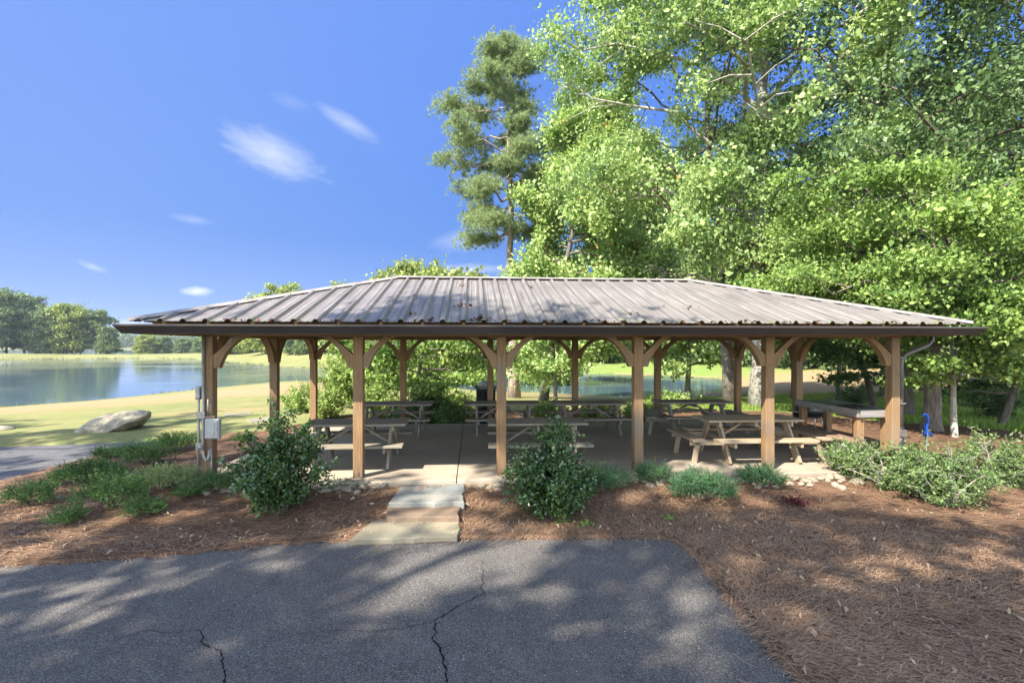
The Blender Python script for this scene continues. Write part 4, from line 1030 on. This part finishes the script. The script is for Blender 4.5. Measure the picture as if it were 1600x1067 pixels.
# woods to the right, near enough to read behind the big trees
bgA = tree_meshes('bg_a', 14, .24, .34, 5.0, rnd, 26, .34, .25, 19000, 34, clump=1.2, sub=5, flat=.65, seg=8)
bgB = tree_meshes('bg_b', 13, .22, .30, 4.6, rnd, 24, .34, .25, 17000, 35, clump=1.2, sub=5, flat=.65, seg=8)
keepAB = (farA, farB); farA, farB = bgA, bgB
GB = 'trees in the right background'
for k, (px, Y, tp_, kd, mt) in enumerate([(1240, 34, 330, 0, 'gum2'), (1310, 30, 360, 1, 'layer'), (1380, 33, 300, 0, 'oak'), (1460, 27, 250, 1, 'oak'), (1540, 26, 260, 0, 'oak'), (1640, 24, 220, 1, 'oak'), (1180, 42, 350, 1, 'gum2'), (1580, 38, 120, 2, 'oak'), (1420, 42, 150, 2, 'oak'), (1000, 36, 300, 0, 'gum'), (1075, 38, 260, 1, 'gum2')]):
    o = far(kd, px, Y, tp_, ['mid green tree behind the tall pale trunk', 'light layered tree behind the right slope of the roof', 'dark tree behind the right slope of the roof, left of the leaning trunk', 'dark tree directly behind the thick trunk by the hydrant', 'dark tree right of the thick trunk and slender tree', 'dark tree beyond the right edge of the photo', 'leafy tree between the two large trunks', 'tall dark tree high at the upper right', 'tall dark tree behind the leaning oak trunk', 'leafy tree filling the gap above the roof between the bright sweetgum and the large trunks', 'leafy tree low above the right half of the ridge'][k], mt, GB, .75, name='background_tree')

# the grove behind the viewer that shades the drive
gA = tree_meshes('grove_a', 21, .28, .34, 5.6, rnd, 24, .25, .21, 8200, 51, clump=.62, sub=5, flat=.5)
gB = tree_meshes('grove_b', 18, .26, .34, 5.2, rnd, 22, .25, .21, 7000, 52, clump=.6, sub=5, flat=.5)
for k, (x, y, s, v, rz) in enumerate([(-11.5, -6.5, 1.0, 0, 0), (-5.5, -8.0, 1.0, 1, 1), (1.5, -9.5, 1.0, 0, 2), (-17, -4.0, 1.05, 1, 3), (-24, 0.0, 1.0, 0, 4), (8.5, -8, 1.0, 1, 5), (-30, 4.0, .95, 1, 2.5), (-14, -13, 1.1, 0, 1.5)]):
    place_tree((gA, gB)[v], 'grove_tree', (x, y, -.4), rz, s, 'tree of the grove behind the viewer that shades the drive', group='grove behind the viewer', mats=(M['bark_dark'], M['gum2']))

# ------------------------------------------------------------------ shrubs
def shrub(name, x, y, rx, ry, h, nleaf, L, Wd, mat, seed, label, group=None, shape='ball', nst=14, loose=.18, up=.3, cat='shrub', z=None):
    r = random.Random(seed); rs = np.random.default_rng(seed)
    z0 = gz(x, y) if z is None else z
    root = empty(name, (x, y, z0), 0, label=label, cat=cat, group=group)
    T = MB(); tips = []
    for i in range(nst):
        a = 2.4 * i + r.uniform(-.3, .3); q = math.sqrt((i + .5) / nst)
        ez = h * (1 - .62 * q * q) * r.uniform(.82, 1.06)
        if shape == 'cone': ez = h * (1 - .72 * q ** 1.3) * r.uniform(.72, 1.05) + .05
        if shape == 'flat': ez = h * r.uniform(.6, 1)
        end = Vector((math.cos(a) * rx * q * .9, math.sin(a) * ry * q * .9, ez))
        st = Vector((math.cos(a) * .06, math.sin(a) * .06, -.05))
        mid = st.lerp(end, .5) + Vector((r.gauss(0, .04), r.gauss(0, .04), .08 * h)) - Vector((math.cos(a), math.sin(a), 0)) * rx * q * .12
        pts = bez(st, mid, end, 6); T.tube(pts, [.014 * (1 - .7 * k / 5) for k in range(6)], 5, cap=False)
        for k in range(9):
            t = .22 + .78 * k / 8; j = min(int(t * 5), 4); p = pts[j].lerp(pts[j + 1], t * 5 - j)
            for _ in range(3):
                d = Vector((r.gauss(0, 1), r.gauss(0, 1), r.gauss(.35, .6))).normalized() * r.uniform(.3, 1) * min(rx, ry) * .42
                e = p + d
                e.z = max(e.z, .06)
                tips.append((p, e))
                if r.random() < .5: T.tube([p, e], [.005, .003], 3, cap=False)
    T.build('stems', M['bark_dark'] if mat != 'abelia' else M['bark_pale'], root)
    A = np.array([tuple(a) for a, b in tips]); B = np.array([tuple(b) for a, b in tips])
    idx = rs.integers(0, len(tips), nleaf); t = rs.uniform(.25, 1.08, nleaf)[:, None]
    C = A[idx] * (1 - t) + B[idx] * t + rs.normal(size=(nleaf, 3)) * loose * .22
    C[:, 2] = np.maximum(C[:, 2], .02)
    keepm = fnoise(C[:, 0] * 3 + seed, C[:, 1] * 3 + C[:, 2] * 2.2, 3.0, seed) > (-.55 if name == 'holly_bush' else -.22) if h < 1.6 else np.ones(len(C), bool)
    C = C[keepm]; nleaf = len(C)
    ow = C - np.array([0, 0, h * .35]); ow /= np.linalg.norm(ow, axis=1)[:, None]
    V, Fq = leaf_quads(C, L, Wd, up, ow, .6, rs=rs, fold=.2)
    link_mesh('foliage', np_mesh('foliage', V, Fq), M[mat], root)
    return root
x, y = at(437, 808, -.25); shrub('holly_bush', x, y, .76, .62, 1.36, 12500, .050, .029, 'holly', 61, 'loose glossy dark holly bush left of the stepping stones', 'holly bushes', nst=16, loose=.16)
x, y = at(862, 812, -.25); shrub('holly_bush', x, y, .70, .6, 1.24, 19000, .045, .027, 'holly', 62, 'dense conical glossy holly bush in front of the middle of the pavilion', 'holly bushes', nst=22, loose=.2, shape='cone')
GS = 'leafy shrubs at the right front'
for k, (px, py, rx, ry, h, n_, lab) in enumerate([
    (1352, 772, .55, .5, .62, 5200, 'smaller leafy shrub nearest the slab corner, left end of the right shrubs'),
    (1418, 788, .80, .6, .66, 9500, 'broad leafy shrub in front of the right corner post'),
    (1502, 806, .85, .6, .82, 10500, 'tallest leafy shrub right of the blue hydrant, reaching farthest forward'),
    (1590, 775, .80, .7, .76, 9000, 'leafy shrub cut by the right edge of the photo'),
    (1700, 770, .9, .7, .9, 5000, 'leafy shrub just past the right edge')]):
    x, y = at(px, py, -.28); shrub('leafy_shrub', x, y + .3, rx, ry, h, n_, .048, .022, 'abelia', 70 + k, lab, GS, nst=20, loose=.2)
# shrubs behind the pavilion
for k, (px, Y, rx, h, n_, mt, lab) in enumerate([
    (552, 18.5, 1.45, 3.0, 14000, 'laurel', 'big rounded laurel shrub behind the second front post'),
    (475, 17.5, .9, 1.0, 5000, 'laurel', 'low bright shrub left of the back left corner post'),
    (512, 15.8, .8, .95, 4500, 'laurel', 'low dark green shrub at the foot of the big laurel'),
    (590, 16.0, .8, 1.15, 5000, 'laurel', 'rounded shrub behind the back left table'),
    (668, 15.2, .9, 1.0, 6000, 'dark', 'dark mounded shrub right of the back left table'),
    (722, 15.6, .7, .8, 4500, 'laurel', 'mounded shrub left of the litter bin'),
    (640, 14.4, .7, .55, 3500, 'juniper', 'low green mound by the back edge of the slab, left'),
    (700, 14.2, .6, .5, 3500, 'juniper', 'low green mound by the back edge of the slab, near the bin'),
    (860, 15.0, .8, .55, 4500, 'laurel', 'low bright shrub behind the gap between back tables'),
    (935, 15.2, .8, .5, 4500, 'laurel', 'low bright shrub behind the middle back table'),
    (1000, 15.4, .7, .55, 3800, 'laurel', 'low bright shrub left of the back right table'),
    (1050, 17.5, 1.0, .6, 4500, 'laurel', 'pondside shrub behind the back right table'),
    (1340, 27, 1.4, 1.2, 5000, 'dark', 'dark shrub at the field edge behind the serving counter'),
    (1560, 20, 1.6, 1.5, 7000, 'dark', 'dark undergrowth shrub at the right edge')]):
    x = atY(px, Y); shrub('garden_shrub', x, Y, rx, rx * .8, h, n_, .085 if h < 2 else .11, .05, mt, 90 + k, lab, 'shrubs behind the pavilion', nst=18, loose=.3)

def juniper(px, py, wpx, hpx, mat, seed, lab, dens=1.0):
    x, y = at(px, py, -.28); s = F / y
    rx = wpx * 1.0 / 2 / s; h = max(hpx / s * .92, .14); ry = max(rx * .66, .22)
    y += ry * .75; z0 = gz(x, y)
    root = empty('juniper', (x, y, z0), 0, label=lab, cat='juniper', group='low junipers in the pine straw beds')
    rs = np.random.default_rng(seed); n = int(dens * 700 * (rx * ry * 3.14) + 60)
    a = rs.uniform(0, 6.283, n); q = np.sqrt(rs.uniform(0, 1, n)); wob = 1 + .25 * np.sin(a * 3 + seed) + .15 * np.sin(a * 5 + seed * 2)
    bx_ = np.cos(a) * q * rx * wob * .85; by_ = np.sin(a) * q * ry * wob * .85
    hh = h * (1 - .55 * q ** 2) * rs.uniform(.35, 1.05, n)
    base = np.stack([bx_ * .85, by_ * .85, hh * .25], 1)
    lean = np.stack([np.cos(a) * .7 + rs.normal(0, .4, n), np.sin(a) * .7 + rs.normal(0, .4, n), rs.uniform(.5, 1.6, n)], 1); lean /= np.linalg.norm(lean, axis=1)[:, None]
    Ls = rs.uniform(.12, .25, n); base[:, 2] += hh * .45
    K = 16; N = n * K
    tt = np.tile(np.linspace(0.0, 1, K), n); bb = np.repeat(base, K, 0); ll = np.repeat(lean, K, 0); LL = np.repeat(Ls, K)
    p = bb + ll * (tt * LL)[:, None]; p[:, 2] -= (tt ** 2) * LL * .25
    d = ll + rs.normal(size=(N, 3)) * .62; d /= np.linalg.norm(d, axis=1)[:, None]
    s_ = np.cross(d, rs.normal(size=(N, 3))); s_ /= np.linalg.norm(s_, axis=1)[:, None]
    nl = (.045 * (1 - .45 * tt) * rs.uniform(.7, 1.3, N))[:, None]
    V = np.stack([p + s_ * .0055, p + d * nl, p - s_ * .0055], 1)
    V[:, :, 2] = np.maximum(V[:, :, 2], .0)
    link_mesh('foliage', np_mesh('foliage', V.reshape(-1, 3), np.arange(N * 3).reshape(N, 3)), M[mat], root)
    T = MB(); r = random.Random(seed)
    for k in range(7):
        aa = r.uniform(0, 6.28); T.tube([(0, 0, 0), (math.cos(aa) * rx * .4, math.sin(aa) * ry * .4, h * .3), (math.cos(aa) * rx * .75, math.sin(aa) * ry * .75, h * .4)], [.012, .008, .004], 5)
    T.build('stems', M['bark_dark'], root)
for k, (px, py, wp, hp, mt, lab) in enumerate([
    (208, 735, 100, 50, 'juniper', 'dark juniper mound beside the path, left of the front left post'),
    (262, 712, 80, 40, 'juniper', 'juniper mound nearest the front left post, below the boulder'),
    (158, 718, 50, 18, 'juniper', 'thin juniper fringe at the path edge'),
    (110, 768, 140, 45, 'juniper', 'juniper spreading along the path, second row at left'),
    (25, 800, 90, 42, 'juniper', 'juniper at the left edge of the photo'),
    (150, 818, 130, 68, 'juniper', 'largest deep green juniper in the left bed'),
    (240, 792, 120, 48, 'juniper_pale', 'pale sunlit juniper in the middle of the left bed'),
    (330, 794, 80, 36, 'juniper', 'juniper at the foot of the loose holly bush'),
    (287, 802, 30, 16, 'juniper', 'tiny juniper tuft below the pale one'),
    (212, 825, 56, 26, 'juniper', 'small juniper spray right of the largest one'),
    (88, 835, 34, 28, 'juniper', 'lone small juniper sprig nearest the drive at left'),
    (375, 700, 30, 12, 'juniper', 'small tuft right of the front left post'),
    (520, 787, 60, 34, 'juniper_blue', 'blue-green juniper right of the loose holly bush'),
    (560, 785, 40, 22, 'juniper_blue', 'small blue-green juniper left of the stepping stones'),
    (795, 780, 50, 26, 'juniper_blue', 'small juniper at the left foot of the conical holly'),
    (948, 792, 90, 54, 'juniper_blue', 'blue-green juniper just right of the conical holly'),
    (1025, 780, 66, 40, 'juniper_blue', 'middle blue-green juniper before the slab'),
    (1108, 806, 130, 66, 'juniper_blue', 'largest blue-green juniper, in front of the slab at right'),
    (1200, 786, 84, 48, 'juniper_blue', 'blue-green juniper below the fifth front post')]):
    juniper(px, py, wp, hp, mt, 200 + k, lab)
def weed(px, py, r_, h, mat, seed, n_, lab, name='weed'):
    x, y = at(px, py, -.3); rs = np.random.default_rng(seed)
    C = rs.normal(size=(n_, 3)) * np.array([r_, r_, h * .3]); C[:, 2] = np.abs(C[:, 2]) + h * .2
    V, Fq = leaf_quads(C, .05, .03, .5, rs=rs)
    st = np.zeros((n_, 3, 3)); st[:, 0] = C * [.1, .1, 0] + [.002, 0, 0]; st[:, 1] = C; st[:, 2] = C * [.1, .1, 0] - [.002, 0, 0]
    V2 = st.reshape(-1, 3)
    root = empty(name, (x, y, gz(x, y)), 0, label=lab, cat='weed' if name == 'weed' else 'plant')
    link_mesh('leaves', np_mesh('leaves', V, Fq), M[mat], root); link_mesh('stems', np_mesh('stems', V2, np.arange(n_ * 3).reshape(-1, 3)), M[mat], root)
weed(915, 832, .04, .16, 'weed', 1, 40, 'small bright green weed in the straw right of the conical holly')
weed(1047, 822, .035, .08, 'weed', 2, 20, 'tiny weed sprout in the straw below the largest blue-green juniper')
weed(1243, 801, .09, .13, 'purple', 3, 130, 'dark purple leafy plant lying low in the pine straw', name='purple_plant')
weed(1427, 735, .12, .5, 'weed', 4, 120, 'light green seedling beside the hydrant')

# ------------------------------------------------------------------ straw, leaf litter, grass
def inside_mulch(P, margin=0.0):
    c, s_ = cT, sT; x, y = P[:, 0], P[:, 1]
    u = (x - X0) * c + (y - Y0) * s_; v = -(x - X0) * s_ + (y - Y0) * c
    onslab = (u > -.28) & (u < LP + .55) & (v > -.3) & (v < W + .3)
    return (sdist(P, MULCH) < .1) & (sdist(P, DRA) > -margin) & (sdist(P, PATHA) > -.05) & ~onslab
def scatter(n, seed, near, far_, lo=-56, hi=56, pw=1.0, margin=.05):
    rs = np.random.default_rng(seed); a = R(1) * rs.uniform(lo, hi, n); r_ = near * (far_ / near) ** (rs.uniform(0, 1, n) ** pw)
    P = np.stack([np.sin(a) * r_, np.cos(a) * r_], 1); P = P[inside_mulch(P, margin)]; return P
def straw():
    P = np.concatenate([scatter(120000, 301, 3.0, 13, pw=.9), scatter(60000, 302, 3.0, 8, -5, 56)])
    Q = scatter(60000, 305, 3.0, 9, margin=.5); dq = sdist(Q, DRA); Q = Q[(dq < 0) & (np.random.default_rng(6).random(len(Q)) < np.exp(dq / .07) * .8 + .015)]; P = np.concatenate([P, Q])
    rs = np.random.default_rng(303); n = len(P)
    z = ground_h(P); dd = sdist(P, DRA); z = np.where(dd < 0.04, AZ - .002 + .006 * (dd > -.12), z)
    flow = fnoise(P[:, 0], P[:, 1], .8, 5) * 2.2
    a = flow + rs.normal(0, .65, n) + .35; L = rs.uniform(.05, .17, n); tilt = rs.normal(0, .10, n)
    d = np.stack([np.cos(a), np.sin(a), tilt], 1); s_ = np.stack([-np.sin(a), np.cos(a), 0 * a], 1)
    bend = rs.normal(0, .12, n); L = L * np.where(rs.random(n) < .25, 1.5, 1.0)
    wd = .0021 + .0012 * (rs.random(n) < .3)[:, None]
    c = np.concatenate([P, (z + rs.uniform(.002, .028, n))[:, None]], 1)
    p0 = c - d * L[:, None] * .5; p1 = c + s_ * (bend * L)[:, None] + [0, 0, .004]; p2 = c + d * L[:, None] * .5
    V = np.stack([p0 - s_ * wd, p0 + s_ * wd, p1 + s_ * wd, p1 - s_ * wd, p2 + s_ * wd * .6, p2 - s_ * wd * .6], 1).reshape(-1, 3)
    b = np.arange(n)[:, None] * 6
    Fq = np.concatenate([b + [0, 1, 2, 3], b + [3, 2, 4, 5]])
    tag(link_mesh('pine_straw', np_mesh('pine_straw', V, Fq), M['straw']), 'reddish brown pine straw mulch around the pavilion and drive', 'pine straw', kind='stuff')
straw()
def litter():
    P = scatter(3600, 311, 3.0, 10, pw=.8, margin=.0); rs = np.random.default_rng(312); n = len(P)
    keep = rs.random(n) < np.where(P[:, 0] < -1, .8, np.where(sdist(P, DRA) < 1.6, .75, .25)); P = P[keep]; n = len(P)
    C = np.concatenate([P, (ground_h(P) + rs.uniform(.015, .04, n))[:, None]], 1)
    V, Fq = leaf_quads(C, .066, .024, .9, rs=rs, fold=.7)
    tag(link_mesh('leaf_litter', np_mesh('leaf_litter', V, Fq), M['litter']), 'pale dry leaves scattered over the pine straw', 'leaf litter', kind='stuff')
litter()
def grass():
    rs = np.random.default_rng(321); n = 90000
    a = R(1) * rs.uniform(14, 50, n); r_ = 13 * (45 / 13) ** rs.uniform(0, 1, n); P = np.stack([np.sin(a) * r_, np.cos(a) * r_], 1)
    P = P[(sdist(P, MULCH) > .1) & (sdist(P, LAKE) > .3)]; n = len(P); h = rs.uniform(.06, .17, n) * (1 + .5 * fnoise(P[:, 0], P[:, 1], .6, 7))
    z = ground_h(P); b = np.concatenate([P, z[:, None]], 1); d = np.stack([rs.normal(0, .35, n), rs.normal(0, .35, n), np.ones(n)], 1); aa = rs.uniform(0, 3.14, n); s_ = np.stack([np.cos(aa), np.sin(aa), 0 * aa], 1) * (.006 + .0004 * np.hypot(P[:, 0], P[:, 1]))[:, None]
    V = np.stack([b - s_, b + s_, b + d * h[:, None]], 1).reshape(-1, 3)
    tag(link_mesh('rough_grass', np_mesh('rough_grass', V, np.arange(n * 3).reshape(-1, 3)), M['grassblade']), 'unmown green grass on the field right of the pavilion', 'grass', kind='stuff')
grass()
def reeds():
    rs = np.random.default_rng(341); C = []
    for poly, k0, k1 in ((LAKE, 1, len(LAKE) - 2),):
        for i in range(k0, k1):
            a, b = poly[i], poly[(i + 1) % len(poly)]; L = np.hypot(*(b - a)); n = int(min(L, 60) * 34)
            t_ = rs.uniform(0, 1, n)[:, None]; nrm = np.array([-(b - a)[1], (b - a)[0]]) / L
            p = a + (b - a) * t_; q = p + nrm * rs.normal(0, .45, n)[:, None]
            keep = rs.random(n) < np.clip(.30 + 1.1 * fnoise(p[:, 0], p[:, 1], .8, 4), .04, 1); C.append(q[keep])
    P = np.concatenate(C); P = P[sdist(P, LAKE) > -.12]; n = len(P); dist = np.hypot(P[:, 0], P[:, 1])
    h = .05 + np.abs(rs.normal(0, .13, n)) * (1 + .004 * dist); b = np.concatenate([P, np.full((n, 1), LZ - .02)], 1)
    d = np.stack([rs.normal(0, .25, n), rs.normal(0, .25, n), np.ones(n)], 1); aa = rs.uniform(0, 3.14, n)
    s_ = np.stack([np.cos(aa), np.sin(aa), 0 * aa], 1) * (.012 + .0007 * dist)[:, None]
    V = np.stack([b - s_, b + s_, b + d * h[:, None]], 1).reshape(-1, 3)
    tag(link_mesh('shore_reeds', np_mesh('shore_reeds', V, np.arange(n * 3).reshape(-1, 3)), M['reed']), 'ragged grass and reeds along the water line', 'reeds', kind='stuff')
reeds()
def twigs():
    P = scatter(700, 351, 3.0, 9, pw=.8, margin=.0); rs = np.random.default_rng(352); m = MB()
    for (x, y), z in zip(P[:260], ground_h(P[:260])):
        a = rs.uniform(0, 6.28); L = rs.uniform(.06, .22); k = rs.normal(0, .04)
        m.tube([(x, y, z + .02), (x + math.cos(a) * L * .5 - k * math.sin(a), y + math.sin(a) * L * .5 + k * math.cos(a), z + .028), (x + math.cos(a) * L, y + math.sin(a) * L, z + .022)], [.004, .003, .002], 4, cap=False)
    tag(m.build('twigs', M['bark_dark']), 'small dark twigs strewn over the pine straw', 'twigs', kind='stuff')
twigs()
def roof_leaves():
    rs = np.random.default_rng(331); C = []
    for (px, py, n_, sp) in [(722, 479, 18, .07), (752, 501, 26, .09), (726, 448, 8, .05), (990, 492, 12, .07), (828, 450, 6, .05), (1060, 480, 6, .2), (640, 490, 4, .2)]:
        # solve the roof point seen there
        Yv = None
        for q in np.linspace(0, RUN, 200):
            z = EZ + q * SL; u_ = None
            # find u with projection px at v = -OV+q
            v = -OV + q
            k = (px - 800) / F
            u = (k * (Y0 + v * cT) - X0 + v * sT) / (cT - k * sT); X_, Y_ = loc2w(u, v)
            if HZ - F * (z - CH) / Y_ <= py: Yv = (u, v, z); break
        if Yv is None: continue
        u, v, z = Yv
        for _ in range(n_):
            du, dv = rs.normal(0, sp), rs.normal(0, sp * .6); X_, Y_ = loc2w(u + du, v + dv); C.append((X_, Y_, z + dv * SL + rs.uniform(.01, .035)))
    for _ in range(80):
        u = rs.uniform(.5, LP + .5); v = -OV + abs(rs.normal(0, .05)); X_, Y_ = loc2w(u, v); C.append((X_, Y_, EZ + .015 + (v + OV) * SL))
    V, Fq = leaf_quads(np.array(C), .07, .045, 1.5, rs=rs, fold=.3)
    tag(link_mesh('roof_leaves', np_mesh('roof_leaves', V, Fq), M['redleaf']), 'small heaps of dead reddish leaves lying on the metal roof', 'fallen leaves', kind='stuff')
roof_leaves()

# ------------------------------------------------------------------ the air
m = MB(); m.prism([(-1500, -60), (1900, -60), (1900, 1500), (-1500, 1500)], -8, 70)
hm = bpy.data.materials.new('haze'); hm.use_nodes = True; t = NT(hm.node_tree)
v = t.n('ShaderNodeVolumePrincipled', ins={'Color': (.80, .88, 1.0, 1), 'Density': .0002, 'Anisotropy': .2})
t.l(v.outputs[0], t.n('ShaderNodeOutputMaterial').inputs['Volume'])
tag(m.build('haze', hm), kind='stuff')
